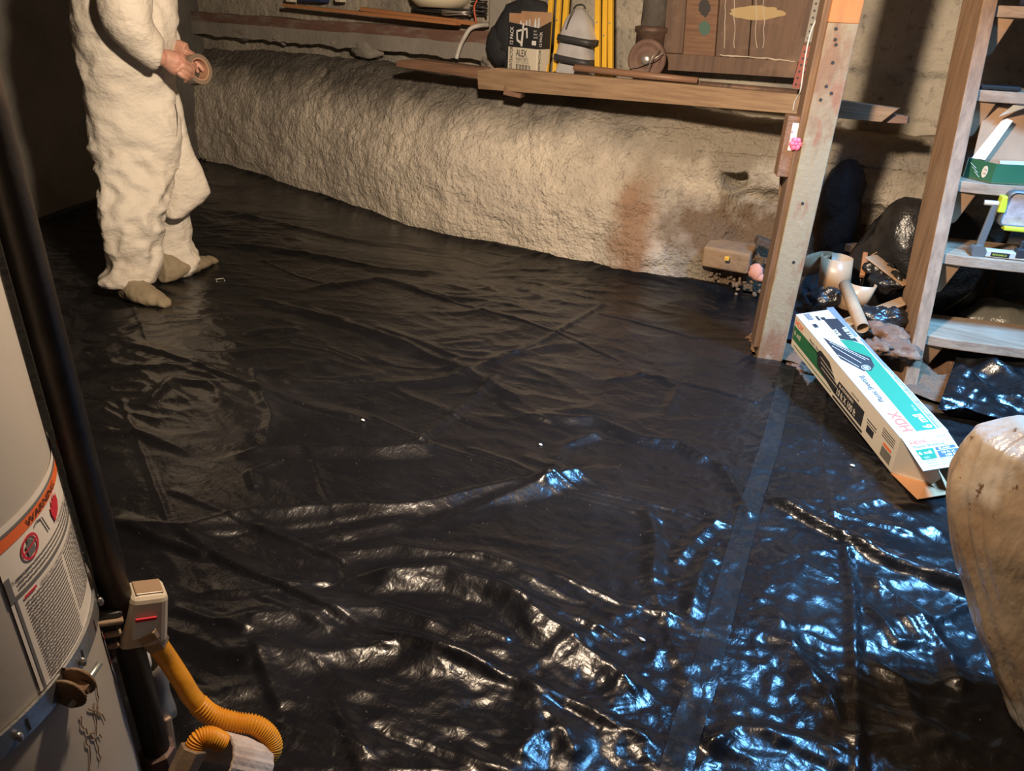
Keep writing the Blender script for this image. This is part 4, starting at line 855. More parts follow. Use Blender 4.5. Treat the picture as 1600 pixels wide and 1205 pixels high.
lid = panel('lid', a_+(b_-a_)*.05, b_, .165, m_carton, par=t, up=lu); lid['label'] = 'raised brown inner face of the lid'
e = a_; d1 = (lu*1.0+TD*.45).normalized(); MB().prism([e+TD*.01, e+TD*.045-UP*.02, e+TD*.10-UP*.01+lu*.125, e+TD*.085+lu*.13, e+TD*.07+lu*.12], UP*-.003).build('lid_flap', m_cream, t)
MB().prism([e+TD*.055-UP*.015+lu*.135, e+TD*.085-UP*.03+lu*.175, e+TD*.155-UP*.03+lu*.19, e+TD*.12-UP*.02+lu*.165], UP*-.002).build('lid_flap', m_cream, t)
c_ = (P0+P1)/2+ZV*gh*.5; dn = (P1-P0).normalized(); nn = dn.cross(ZV).normalized(); Rn = Matrix((dn, ZV, nn)).transposed()
MB().lathe([(.0001, 0), (.013, 0), (.013, .0008), (.0001, .0008)], c_+dn*.022+nn*.0004, Rn @ Matrix.Diagonal((.8, 1.45, 1)).to_3x3(), 24, cap=False).build('oval_badge', m_cream, t)
ln = MB(); 
for f, L in ((-.03, .55), (-.012, .75)): ln.text('100', .008, c_+dn*.017+ZV*(.004 if f < -.02 else -.008), dn, ZV, off=.0016)
ln.build('lettering', m_ink, t); l2 = MB()
for k in range(3): l2.beam(c_-dn*(.040-.012*k)+nn*.0008+ZV*(.018-.012*k), c_-dn*(.012-.010*k)+nn*.0008+ZV*(.004-.012*k), .0008, .0008)
l2.build('white_lines', m_white, t)
sb = MB(); rs = random.Random(8)
for k in range(7): sb.box(P0+(P2-P1)*(.55)+(P1-P0)*.5+ZV*(.030+.0045*k), (.20, .085, .0015), RZ(SA-.2+rs.uniform(-.1, .1)) @ Matrix.Rotation(rs.uniform(-.05, .05), 3, 'X'))
tag(sb.build('paper_stack', M('bluish_paper', (.62, .66, .72), .6)), 'stack of pale sheets inside the green carton', 'paper')
# work light: folded stand, yellow clamp, square lamp head
q = on_tread(1, .16, .03); t = thing('work_light', q, 'portable work light with grey stand and yellow-green frame on a stair tread', 'work light')
m_lg = M('light_grey_plastic', (.50, .49, .42), .5); m_dg = M('dark_grey_arm', (.12, .12, .115), .5); m_lime = M('lime_plastic', (.55, .62, .04), .4)
a0 = q+Vector((0, .01, .012)); b0_ = on_tread(1, .50, .03)+ZV*.012; MB().beam(a0, b0_, .035, .024).build('base_bar', m_lg, t, bevel=.004)
yl = MB(); dB = (b0_-a0).normalized(); nB = Vector((dB.y, -dB.x, 0))
for s0, s1, w in ((.02, .075, .014), (.13, .19, .014)):
    yl.mat(0).prism([a0+dB*s0+nB*.0178-ZV*w/2, a0+dB*s1+nB*.0178-ZV*w/2, a0+dB*s1+nB*.0178+ZV*w/2, a0+dB*s0+nB*.0178+ZV*w/2], nB*.0008)
yl.build('dark_plate', m_ink, t); yt = MB()
yt.text('RECHARGE', .0085, a0+dB*.024+nB*.019-ZV*.003, dB, ZV); yt.text('ON - OFF', .0085, a0+dB*.134+nB*.019-ZV*.003, dB, ZV); yt.build('lettering', m_lime, t)
MB().box(a0+dB*.105+nB*.004+ZV*.010, (.028, .030, .030), RZ(SA)).box(a0+dB*.105+ZV*.035, (.012, .012, .03), RZ(SA)).build('switch', m_blackrub, t, bevel=.003)
hinge = V3(gp(1557, 318, a0, UP)); ft_ = V3(gp(1527, 392, a0, UP))
MB().beam(ft_, hinge, .012, .024, TD).build('arm', m_dg, t, bevel=.004); MB().tube([ft_-UP*.02, ft_+UP*.025], .022, 20).build('arm_foot', m_dg, t, smooth=True, angle=40)
MB().tube([hinge-TD*.035, hinge+TD*.02], .008, 12).build('pivot_bolt', M('pale_bolt', (.6, .62, .6), .4), t, smooth=True)
hc = V3(gp(1604, 328, hinge, UP)); hd = MB(); wx_, hz_ = .070, .060
def rrect(w, h, r, off, dz=0, n=6):
    out = []
    for (sx_, sz_, a0_) in ((1, 1, 0), (-1, 1, 90), (-1, -1, 180), (1, -1, 270)):
        for k in range(n+1): a = math.radians(a0_+90*k/n); out.append(hc+TD*(sx_*(w-r)+r*math.cos(a))+ (ZV*.97-UP*.2).normalized()*(sz_*(h-r)+r*math.sin(a))+UP*off)
    return out
MB().loft([rrect(wx_*.8, hz_*.8, .02, .045), rrect(wx_, hz_, .02, .02), rrect(wx_, hz_, .02, -.012), rrect(wx_*.93, hz_*.92, .016, -.016), rrect(wx_*.90, hz_*.89, .016, -.006)]).build('lamp_head', m_dg, t, smooth=True, angle=35)
MB().loft([rrect(wx_*.90, hz_*.89, .016, -.0065), rrect(wx_*.90, hz_*.89, .016, -.0085)]).build('lens', M('hazy_lens', (.55, .52, .55), .25, var=((14, (.42, .38, .40), .45, .6),), bump=((20, .004),)), t, smooth=True, angle=30)
MB().box(hc-TD*(wx_+.004)+ZV*.012, (.022, .036, .052), RZ(SA)).box(hc-ZV*(hz_+.002)+TD*.0, (.10, .036, .014), RZ(SA)).build('clamp', m_lime, t, bevel=.004)
# ------------------------------------------------------------------ dark junk under the stairs
m_bag = M('black_bin_bag', (.016, .015, .015), .3, var=((9, (.03, .028, .026), .5, .7),), bump=((7, .014, (1, 1, 1)), (22, .003)))
m_tanstrip = M('tan_plastic_strip', (.50, .31, .17), .35); m_kraft = M('kraft_cardboard', (.42, .27, .15), .85, var=((10, (.33, .2, .11), .4, .7),))
def lathe_bag(name, c, r, seed, label, amp=.3, par=None):
    m_ = MB().blob(c, r, seed, amp*.7, 28, fr=1.8); return tag(m_.build(name, m_bag, par, smooth=True, sub=1, disp=((.14, .035),)), label, 'bag')
q = gy(1425, 368, 3.18); lathe_bag('bin_bag', (q[0]+.05, 3.20, .27), (.24, .13, .25), 6, 'big full black bin bag leaning on the block wall behind the stairs')
q = gz(1510, 640, 0); 
tb = MB(); 
def tuck(u, v):
    x = -.02+.62*u; y = 2.44+.42*v; z = .035+.05*float(fbm(u*4, v*4, 3, 17))+.10*max(0, v-.35)+.03*float(ridged(u*3+v, v*3, 4)); return (x, y, max(z, .02))
tag(tb.grid(tuck, 60, 44).build('black_film', m_sheet, smooth=True), 'crumpled black film pushed up under the lowest stair tread', 'film')
P_ = [gp(1455, 598, sp(0, .16, 0), UP), gp(1520, 618, sp(0, .16, 0), UP), gp(1640, 640, sp(0, .16, 0), UP)]
tag(MB().tube(P_, .016, 10).build('wooden_pole', m_cleat, smooth=True), 'pale wooden pole lying under the lowest stair tread', 'pole')
q = gp(1570, 488, sp(0, .50, 0), UP); tag(MB().blob((q[0], q[1], q[2]-.03), (.18, .10, .06), 5, .3, 20).build('film_bundle', M('clear_film', (.16, .15, .12), .25, bump=((14, .012),)), smooth=True, sub=1, disp=((.08, .03),)), 'folded bundle of hazy plastic film lying behind the lowest treads', 'film')
q = gp(1526, 575, sp(0, .2, 0), UP); tag(MB().blob(q, (.014, .008, .02), 3, .3, 10).build('paper_scrap', m_white, smooth=True), 'tiny white scrap hanging in the dark under the lowest tread', 'scrap')
# ------------------------------------------------------------------ rubbish heap between post and stairs
def gr(u, v):
    x = -.80+.95*u; y = 2.62+.92*v; s = min(1, u*5)*min(1, (1-u)*6)*min(1, v*6+.2); return (x, y, -.02+s*(.045+.05*v+.05*float(fbm(u*6, v*6, 4, 23))+.02*float(ridged(u*9, v*9, 3))))
o = struct(MB().grid(gr, 70, 70).build('floor_dirt', M('reddish_soil', (.20, .105, .055), .95, var=((12, (.13, .075, .045), .4, .65), (50, (.30, .18, .10), .6, .75)), bump=((28, .02), (90, .006))), smooth=True))
def band(name, pts, w, label, m=m_tanstrip, th=.0012, axis=None, cat='strip', grp='tan plastic strips in the rubbish heap'):
    """a curling strip: centre-line points, w = width vector(s)"""
    P = smooth_path(pts, 60); n = len(P); w0 = V3(w[0]); w1 = V3(w[-1]); mb = MB()
    mb.add([p+(w0.lerp(w1, i/(n-1)))*s for i, p in enumerate(P) for s in (-.5, .5)], [(2*i, 2*i+1, 2*i+3, 2*i+2) for i in range(n-1)])
    return tag(mb.build(name, m, smooth=True, solid=th), label, cat, grp)
def g2(px, py, y): return V3(gy(px, py, y))
c = g2(1305, 425, 2.95); r_ = .055
ax = Vector((-.15, .1, .98)).normalized()
loop = [c+Vector((r_*math.cos(a)*1.05, r_*math.sin(a), 0)) for a in [math.radians(d) for d in (-200, -150, -110, -60, -10, 30, 80, 120)]]
band('plastic_strip', loop, [ax*.115], 'tan plastic strip curled into an upright tube, tallest of the heap')
c = g2(1272, 412, 3.02); loop = [c+Vector((.045*math.cos(a), .06*math.sin(a), .015*math.cos(a))) for a in [math.radians(d) for d in (20, 90, 150, 190, 230, 280, 330)]]
band('plastic_strip', loop, [Vector((.03, -.02, .085))], 'tan plastic strip looped open just left of the tallest curl')
c = g2(1338, 462, 2.90); loop = [c+Vector((.05*math.cos(a), .04*math.sin(a), 0)) for a in [math.radians(d) for d in (-170, -120, -80, -30, 10, 40)]]
band('plastic_strip', loop, [Vector((.02, 0, .10))], 'short tan plastic strip standing right of the cardboard tube')
band('plastic_strip', [g2(1345, 440, 3.05), g2(1360, 405, 3.12), g2(1385, 396, 3.15), g2(1405, 405, 3.15), g2(1422, 425, 3.12)], [Vector((.0, -.06, .035))], 'long tan plastic strip arching under the bin bag')
P0, P1 = g2(1320, 445, 2.86), g2(1348, 513, 2.62); dd = (P1-P0).normalized()
tb = MB().tube([P0, P1], .020, 20, cap=False); o = tag(tb.build('cardboard_tube', m_kraft, smooth=True, solid=.003), 'brown cardboard tube leaning on the far end of the white box', 'tube')
def plank(name, a, b, w, h, m, label, cat='wood scrap', grp=None): return tag(MB().beam(a, b, w, h).build(name, m, bevel=.003), label, cat, grp)
plank('cardboard_piece', g2(1320, 505, 2.80), g2(1412, 470, 2.86), .075, .008, m_kraft, 'flat brown cardboard piece lying right of the cardboard tube', 'cardboard')
plank('wood_scrap', g2(1328, 385, 3.25), g2(1425, 420, 3.1), .06, .03, m_cleat, 'pale wooden slat lying under the edge of the bin bag')
plank('wood_scrap', g2(1352, 396, 3.1), g2(1347, 432, 3.0), .018, .018, m_orangewood, 'thin orange stick standing in the heap')
plank('wood_scrap', g2(1360, 400, 3.02), g2(1420, 445, 2.95), .07, .006, m_kraft, 'brown folded flap beneath the bin bag', 'cardboard')
for k, (px, py, y, r, lb) in enumerate([(1292, 465, 2.90, (.065, .045, .042), 'black crumpled plastic wad left of the cardboard tube'), (1388, 440, 2.98, (.075, .05, .045), 'glossy black plastic wad under the tan strips'), (1380, 495, 2.80, (.095, .05, .035), 'long glossy black plastic wad in front of the flat cardboard'), (1374, 420, 3.02, (.05, .04, .03), 'small black plastic wad inside the tan arch')]):
    p = g2(px, py, y); o = MB().blob(p, r, k+11, .3, 22, fr=2.4).build('plastic_wad', m_bag, smooth=True, sub=1, disp=((.05, .04), (.018, .012))); tag(o, lb, 'plastic wad', 'black plastic wads in the heap')
m_clay = M('red_clay_lump', (.17, .085, .05), .95, var=((14, (.38, .22, .13), .5, .7),), bump=((35, .01),))
for k, (px, py, y, r, lb) in enumerate([(1385, 520, 2.72, (.085, .045, .028), 'long reddish clay slab beside the stringer foot'), (1402, 545, 2.66, (.07, .05, .03), 'broad clay lump touching the stringer foot'), (1258, 577, 2.62, (.055, .03, .018), 'clay lump in front of the white box far end'), (1236, 561, 2.66, (.035, .03, .018), 'small clay lump between post foot and white box'), (1372, 540, 2.62, (.045, .03, .02), 'small clay lump hard by the white box')]):
    p = g2(px, py, y); tag(MB().blob(p, r, k+31, .42, 22, fr=2.6).build('clay_lump', m_clay, smooth=True, disp=((.03, .018),)), lb, 'clay', 'clay lumps')
# dark flap of film beyond the post, lit by the daylight
def fl_(u, v):
    a, b = g2(1215, 540, 2.70), g2(1285, 395, 3.25); x = a.x+(b.x-a.x)*v+(.20*(1-v*.55))*u-.03; y = a.y+(b.y-a.y)*v+.05*u; z = .045+.13*v+.02*float(fbm(u*3, v*4, 3, 29)); return (x, y, z)
tag(MB().grid(fl_, 20, 40).build('film_flap', plastic_mat('grey_black_film', (.02, .02, .022), .38), smooth=True), 'dull dark film flap spread over the soil right behind the painted post', 'film')
# dark rag hanging on the corner
rg = MB()
for k in range(3): rg.blob((-.62+.03*k, 3.36, .45-.13*k), (.08, .07, .15), k+3, .25, 16)
tag(rg.build('dark_cloth', M('dark_cloth', (.035, .032, .032), .85, bump=((10, .02),)), smooth=True), 'dark cloth hanging down the wall behind the painted post', 'cloth')
# ------------------------------------------------------------------ the long carton the sheeting came in
bo = Vector((-.0722, 2.0005, .02)); yw, pt, rl = 2.3066, .1522, -.154
Rb_ = RZ(yw) @ Matrix(((math.cos(pt), 0, -math.sin(pt)), (0, 1, 0), (math.sin(pt), 0, math.cos(pt)))) @ Matrix.Rotation(rl, 3, 'X')
bX, bY, bZ = Rb_.col[0].copy(), -Rb_.col[1].copy(), Rb_.col[2].copy(); BL, BW, BH = .6409, .1295, .1237
bo = bo-bZ*.004
carton = thing('sheeting_carton', bo, 'long white and green carton lying open-ended beside the stairs', 'carton')
m_wcard = M('white_card', (.50, .50, .49), .5, var=((5, (.62, .60, .57), .5, .75),)); m_tcard = M('tan_card_side', (.62, .55, .44), .6, var=((5, (.55, .47, .36), .5, .75),))
m_gprint = M('green_ink', (.02, .20, .11), .45); m_gdark = M('dark_green_ink', (.02, .13, .05), .5); m_orange = M('orange_ink', (.78, .17, .05), .5); m_gry = M('slate_ink', (.16, .19, .24), .5); m_bsheen = M('box_black', (.025, .025, .028), .5)
T = .003
def bp_(s, w, z): return bo+bX*s+bY*w+bZ*z
mb = MB()
def slab(m_, pts, n): m_.prism(pts, n)
slab(mb, [bp_(0, 0, BH), bp_(0, BW, BH), bp_(BL, BW, BH), bp_(BL, 0, BH)], bZ*-T)
mb.build('top_panel', m_wcard, carton)
MB().prism([bp_(0, 0, 0), bp_(0, 0, BH-T), bp_(BL, 0, BH-T), bp_(BL, 0, 0)], bY*T).build('side_panel', m_tcard, carton)
MB().prism([bp_(0, BW, 0), bp_(BL, BW, 0), bp_(BL, BW, BH-T), bp_(0, BW, BH-T)], bY*-T).build('side_panel', m_carton, carton)
MB().prism([bp_(0, T, 0), bp_(BL, T, 0), bp_(BL, BW-T, 0), bp_(0, BW-T, 0)], bZ*T).prism([bp_(BL, 0, 0), bp_(BL, BW, 0), bp_(BL, BW, BH), bp_(BL, 0, BH)], bX*-T).build('inner_shell', m_carton, carton)
# near-end flaps
fX = -bX
e1, e2 = bp_(0, .002, BH), bp_(0, BW-.002, BH); q1 = V3(gp(1437, 737, e1, (bZ*.75+bX*.12))); q2 = V3(gp(1518, 724, e1, (bZ*.75+bX*.12)))
fu = (e2-e1).normalized(); fd = ((q1+q2)/2-(e1+e2)/2); fd = fd-fu*fd.dot(fu)*.35; FL = fd.length; fdn = fd.normalized(); fn2 = fu.cross(-fdn).normalized()
if fn2.z < 0: fn2 = -fn2
sk = ((q1+q2)/2-(e1+e2)/2).dot(fu)
o = MB().prism([e1, e2, e2+fdn*FL+fu*(sk*.3-.004), e1+fdn*FL+fu*(sk*.3+.004)], fn2*-.002).build('top_flap', m_wcard, carton)
F1, F2, F3 = bp_(0, 0, 0), bp_(0, BW, 0), None
b1, b2 = V3(gz(1434, 780, .012)), V3(gz(1507, 768, .012))
MB().prism([F1, bp_(0, BW, 0), b2, b1], Vector((0, 0, -.002))).build('bottom_flap', M('orange_kraft', (.52, .25, .11), .8), carton)
s1 = V3(gp(1470, 742, bp_(0, 0, 0), (bX*.55+bY*1.).normalized()))
MB().prism([bp_(0, 0, 0.002), bp_(0, 0, BH-.004), bp_(0, 0, BH-.004)+fX*.060+bY*.055, bp_(0, 0, .030)+fX*.075+bY*.085, bp_(0, 0, .004)+fX*.068+bY*.07], bY*.002).build('side_flap', m_tcard, carton)
MB().prism([bp_(0, BW, 0.002), bp_(0, BW, BH-.004), bp_(0, BW, BH-.02)+fX*.075-bY*.010, bp_(0, BW, .010)+fX*.09-bY*.02], bY*-.002).build('side_flap', m_carton, carton)
# printing on the top: frame (s along the box from the near end, w across), nz up
def tpt(s, w, h=.0006): return bp_(s, w, BH+h)
def tq(mb_, pts, h=.0006): mb_.add([tpt(s, w, h) for s, w in pts][::-1], [tuple(range(len(pts)))])
def sq(mb_, pts, h=.0006): mb_.add([bp_(BL-s, -h, z) for s, z in pts], [tuple(range(len(pts)))])     # s from the far end, z up
tO = bp_(0, 0, BH)
def tw(*pp_): return [((q-tO).dot(bX), (q-tO).dot(bY)) for q in [V3(gp(x, y, tO, bZ)) for x, y in pp_]][::-1]
gm = MB(); tq(gm, tw((1312, 531), (1330, 532), (1349, 539), (1463, 670), (1432, 674), (1355, 583), (1330, 550))[::1]); gm.build('green_band', m_gprint, carton)
gm = MB(); tq(gm, tw((1343, 530), (1347, 529), (1472, 667), (1465, 669))); tq(gm, tw((1291, 481), (1302, 480), (1341, 526), (1333, 528))); gm.build('slate_strip', m_gry, carton)
gm = MB(); tq(gm, tw((1286, 499), (1308, 498), (1342, 535), (1335, 533), (1313, 530)), .0008)
tq(gm, tw((1286, 528), (1331, 548), (1360, 559), (1366, 572), (1361, 580), (1349, 580), (1313, 561)), .0010)
for k in range(9): s0 = .595+.0045*k; tq(gm, [(s0, .022), (s0+.0025, .022), (s0+.0025, .042), (s0, .042)])
tq(gm, [(.585, .052), (.612, .052), (.612, .060), (.585, .060)]); tq(gm, [(.585, .064), (.60, .064), (.60, .078), (.585, .078)]); tq(gm, [(.548, .022), (.570, .022), (.570, .036), (.548, .036)])
gm.build('black_print', m_bsheen, carton)
wm = MB(); ts_ = bX; tu = -bY      # letters run from near to far, their tops to the near side
def tt(mb_, s_txt, size, s, w, sx=1, bold=0, h=.0012): mb_.text(s_txt, size, tpt(s, w, 0), bX, -bY, sx=sx, bold=bold, off=h)
tt(wm, '6 mil', .034, .020, .100, .9, .0008); tt(wm, '152 um', .012, .022, .066 if False else .103, .9) if False else None
(bs, bw_) = tw((1338, 530))[0]; tt(wm, '10 ft X 100 ft', .021, bs+.004, bw_+.001, .58, .0006); (bs2, bw2) = tw((1316, 526))[0]; tt(wm, 'BLACK', .017, bs2+.006, bw2, .72, .0004); tt(wm, '152 um', .010, .092, .100, .9)
tt(wm, '1000 SQ FT  1000 SQ FT  1000 SQ FT  1000 SQ FT  1000 SQ FT', .0105, .014, .1215, 1.0)
(cs_, cw_) = tw((1353, 575))[0]
for rr_ in (.0125, .0085, .0045, .002):
    n_ = 28; wm.add([tpt(cs_+(rr_+q_)*math.cos(2*math.pi*k/n_), cw_+(rr_+q_)*.9*math.sin(2*math.pi*k/n_), .0013) for k in range(n_) for q_ in (0, .0011)], [(2*k, (2*k+2) % (2*n_), (2*k+3) % (2*n_), 2*k+1) for k in range(n_)])
for a_, b_ in (((1292, 531), (1358, 563)), ((1296, 535), (1352, 563)), ((1300, 541), (1346, 568)), ((1309, 555), (1342, 574))): (a1, a2), (b1_, b2_) = tw(a_)[0], tw(b_)[0]; wm.beam(tpt(a1, a2, .0013), tpt(b1_, b2_, .0013), .0012, .0004, bZ)
wm.build('white_lettering', m_white, carton)
om = MB(); tt(om, 'HDX', .040, .020, .047, .95, .0008); om.build('orange_lettering', M('red_orange_ink', (.80, .14, .08), .5), carton)
km = MB(); tt(km, 'Plastic Sheeting', .022, .150, .038, .92); 
# side face lettering
def st_t(mb_, s_txt, size, s, z, sx=1, bold=0): mb_.text(s_txt, size, bp_(BL-s, 0, z), -bX, bZ, sx=sx, bold=bold, off=.0012)
st_t(km, 'Plastic Sheeting', .016, .115, .092, .9); st_t(km, 'Laminas de plastico', .010, .115, .080, .9); st_t(km, '18325A 028', .010, .39, .086, .9)
sq(km, [(.30, .022), (.47, .022), (.47, .078), (.32, .078)]); sq(km, [(.17, .085), (.185, .042), (.30, .022), (.335, .040), (.25, .100), (.19, .104)])
sq(km, [(.49, .070), (.54, .070), (.54, .066), (.49, .066)]); sq(km, [(.49, .060), (.54, .060), (.54, .057), (.49, .057)]); sq(km, [(.495, .028), (.532, .028), (.532, .052), (.495, .052)]); sq(km, [(.48, .005), (.30, .005), (.30, .014), (.48, .014)]); 
for k in range(16): s0 = .578+.003*k; sq(km, [(s0, .012), (s0+.0016, .012), (s0+.0016, .046), (s0, .046)])
for z_ in (.072, .080, .088, .096): sq(km, [(.565, z_), (.625, z_), (.625, z_+.003), (.565, z_+.003)])
km.build('black_lettering', m_bsheen, carton)
sg = MB(); sq(sg, [(.004, .030), (.285, .030), (.19, .088), (.004, .084)], .0004); sq(sg, [(.02, .012), (.29, .012), (.29, .016), (.02, .016)]); sg.build('green_print', m_gdark, carton)
so = MB(); st_t(so, 'HDX', .028, .010, .092, .9, .0006); sq(so, [(.58, .050), (.620, .050), (.620, .060), (.58, .060)]); so.build('orange_print', m_orange, carton)
sw = MB(); st_t(sw, '6 mil', .026, .012, .054, .9, .0005); st_t(sw, '10 ft X 100 ft', .032, .315, .030, .66, .0006); st_t(sw, 'BLACK/NEGRO', .014, .325, .062, .9, .0004)
for f in (.2, .45, .7): sw.beam(bp_(BL-(.19+.03*f), -.0012, .096-.06*f), bp_(BL-(.30+.02*f), -.0012, .085-.05*f), .0004, .0012, bZ)
sw.build('pale_lettering', m_tcard, carton)
# flap lettering
def ft(mb_, s_txt, size, u, v, sx=1, bold=0): mb_.text(s_txt, size, e1+fu*u+fdn*v, fu, -fdn, sx=sx, bold=bold, off=.0010)
def fq(mb_, pts): mb_.add([e1+fu*u+fdn*v+fn2*.0006 for u, v in pts][::-1], [tuple(range(len(pts)))])
a = MB(); ft(a, 'HDX', .020, .010, FL*.24, 1.0, .0004); a.build('orange_lettering', bpy.data.materials['red_orange_ink'], carton)
a = MB(); ft(a, 'Plastic Sheeting', .014, .010, FL*.36, .95); 
for k in range(3): ft(a, '1000 SQ FT / 10 FT X 100 FT', .0065, .012, FL*(.78+.07*k), .95)
ft(a, '746 145', .008, .085, FL*.13); a.build('grey_lettering', m_gry, carton)
a = MB(); fq(a, [(.010, FL*.42), (.056, FL*.42), (.048, FL*.72), (.010, FL*.72)]); a.build('green_block', m_gprint, carton)
a = MB(); fq(a, [(.062, FL*.42), (.112, FL*.42), (.112, FL*.50), (.060, FL*.50)]); fq(a, [(.060, FL*.53), (.115, FL*.53), (.115, FL*.72), (.055, FL*.72)]); a.build('blue_block', M('navy_ink', (.05, .10, .18), .5), carton)
a = MB(); ft(a, '6 mil', .019, .012, FL*.57, .9, .0004); ft(a, '152', .010, .016, FL*.69); ft(a, 'BLACK', .010, .068, FL*.49, 1, .0003); ft(a, '10 ft X', .0125, .066, FL*.62, 1, .0003); ft(a, '100 ft', .0125, .070, FL*.705, 1, .0003); a.build('white_lettering', m_white, carton)
# ------------------------------------------------------------------ translucent rubbish bag at the right edge
m_tan = M('dirty_translucent_bag', (.48, .37, .26), .24, var=((2.6, (.34, .21, .11), .45, .62), (3.4, (.60, .56, .50), .52, .62), (60, (.16, .09, .05), .64, .70)), bump=((6, .014, (1, 1, .45)), (18, .004, (1, 1, .6))))
sil0 = [(1592, 668, 1720), (1530, 700, 1740), (1513, 730, 1750), (1495, 770, 1760), (1492, 822, 1770), (1500, 880, 1775), (1512, 940, 1780), (1530, 1000, 1780), (1552, 1060, 1780), (1580, 1115, 1780), (1592, 1150, 1780)]
sil = []
for i in range(len(sil0)-1):
    for j in range(5): sil.append(tuple(sil0[i][k]+(sil0[i+1][k]-sil0[i][k])*j/5 for k in range(3)))
sil.append(sil0[-1])
bc = V3(gz(1740, 1195, 0)); bdir = (bc-V3(CAM)); bdir.z = 0; bdir.normalize(); rings = []
for k, (xl, y, xr) in enumerate(sil[::-1]):
    Lp, Rp_ = V3(gp(xl, y, bc, bdir)), V3(gp(xr, y, bc, bdir)); c = (Lp+Rp_)/2; hw = (Rp_-Lp).length/2; z = max(c.z, .005); ring = []
    for j in range(120):
        a = 2*math.pi*j/120; ex = Vector((bdir.y, -bdir.x, 0)); rr_ = 1+.04*float(perlin(math.cos(a)*2+3, math.sin(a)*2+k*.06, 4))+.085*float(ridged(a*2.6+k*.035, k*.018, 6))-.07+.045*float(ridged(a*6.5+k*.06, k*.03, 7)); p = Vector((c.x, c.y, 0))+ex*math.cos(a)*hw*rr_+bdir*math.sin(a)*hw*.85*rr_; ring.append((p.x, p.y, z))
    rings.append(ring)
rings.sort(key=lambda r: r[0][2])
tag(MB().loft(rings).build('rubbish_bag', m_tan, smooth=True, sub=1, disp=((.25, .03),)), 'big dirty translucent bag of rubbish standing on the sheet at the right edge', 'bag')
# small litter on the sheet
p = gz(345, 443, 0); h0 = float(hfun(p[0], p[1])); Rst = RZ(1.1); st = MB(); c = V3((p[0], p[1], h0+.004))
st.tube([c+Rst @ Vector((-.016, -.012, 0)), c+Rst @ Vector((-.016, .012, .004)), c+Rst @ Vector((.016, .012, .004)), c+Rst @ Vector((.016, -.012, 0))], .0012, 6)
tag(st.build('staple', M('bright_wire', (.8, .78, .72), .3, .8)), 'bright wire staple lying on the sheet by the far shoe', 'staple')
p = gy(313, 250, 3.20); tag(MB().tube([p, p+np.array([.03, 0, .03])], .006, 8).tube([p+np.array([.03, .01, -.01]), p+np.array([.06, .01, .03])], .005, 8).build('metal_clip', M('chrome', (.75, .72, .6), .2, 1), smooth=True), 'shiny metal clip at the wall foot in the far corner', 'clip')
for k, (px, py, lb) in enumerate([(845, 693, 'tiny white crumb on the fold in the middle of the sheet'), (1332, 728, 'tiny pale crumb in front of the white carton'), (1003, 1003, 'tiny pale crumb near the lower end of the taped seam'), (567, 658, 'tiny pale crumb on the long dark crease')]):
    p = gz(px, py, .01); tag(MB().blob((p[0], p[1], float(hfun(p[0], p[1]))+.004), (.007, .004, .003), k, .3, 8).build('crumb', m_white, smooth=True), lb, 'crumb')
# ------------------------------------------------------------------ the person in white coveralls
PC = Vector((-2.83, 1.66, 0)); PN = Vector((-.864, .503, 0)); PR = Vector((.503, .864, 0))
def pp(px, py, dep=0.): return V3(gp(px, py, PC-PN*dep, PN))
person = thing('person', PC, 'person in white coveralls and tan shoe covers standing at the left, holding a tape roll', 'person')
def ring(px0, px1, py, dep=0., dk=.7, n=36, sqr=.85, dz=0):
    L, R = pp(px0, py, dep), pp(px1, py, dep); c = (L+R)/2; hw = (R-L).length/2+.006; out = []
    for j in range(n):
        a = 2*math.pi*j/n; cx, cy = math.copysign(abs(math.cos(a))**sqr, math.cos(a)), math.copysign(abs(math.sin(a))**sqr, math.sin(a)); p = c+(R-L).normalized()*cx*hw-PN*cy*hw*dk; out.append((p.x, p.y, c.z+dz))
    return out
def m_suit_():
    m = M('white_coverall', (.60, .55, .47), .72, var=((2.4, (.54, .48, .40), .45, .7), (6, (.44, .36, .28), .60, .80)), bump=((4, .030, (1, 1, 1.4)), (10, .007, (1, 1, 1.8))), spec=.3); return m
def rows_loft(mb, rows, f=5, wr=.06, sd=0):
    """rows of (left px, right px, py, offset, depth factor), refined, with diagonal cloth folds pushed in"""
    R = []
    for i in range(len(rows)-1):
        for j in range(f): t_ = j/f; R.append(tuple(rows[i][k]+(rows[i+1][k]-rows[i][k])*t_ for k in range(5)))
    R.append(rows[-1]); out = []
    for a, b, y, dp, dk in R:
        rg_ = ring(a, b, y, dp, dk, 48); c = (pp(a, y, dp)+pp(b, y, dp))/2; q = []
        for j, p in enumerate(rg_):
            th = 2*math.pi*j/48; z = p[2]; n1 = float(ridged(th*1.1+z*6+sd, z*9-th*.8, 3+sd)); n2 = float(ridged(th*2.0-z*9, z*17+th*.9+sd, 7)); w_ = wr*(n1-.5)+wr*.45*(n2-.5)
            q.append((c.x+(p[0]-c.x)*(1+w_), c.y+(p[1]-c.y)*(1+w_), z+.02*w_))
        out.append(q)
    mb.loft(out[::-1])
m_suit = m_suit_(); m_shoe = M('tan_shoe_cover', (.27, .215, .14), .7, var=((5, (.20, .16, .10), .45, .7),), bump=((14, .008), (40, .002)))
m_skin = M('skin', (.38, .20, .14), .5, var=((30, (.36, .17, .12), .45, .65), (60, (.55, .26, .19), .5, .7)), bump=((70, .0015),))
cv = MB()
torso = [(150, 250, -215, .62), (128, 270, -170, .6), (122, 280, -110, .62), (114, 276, -50, .9), (112, 270, 0, .95), (116, 273, 60, .95), (124, 268, 110, .85), (134, 274, 150, .78), (140, 280, 200, .78), (148, 284, 240, .70), (156, 284, 262, .5)]
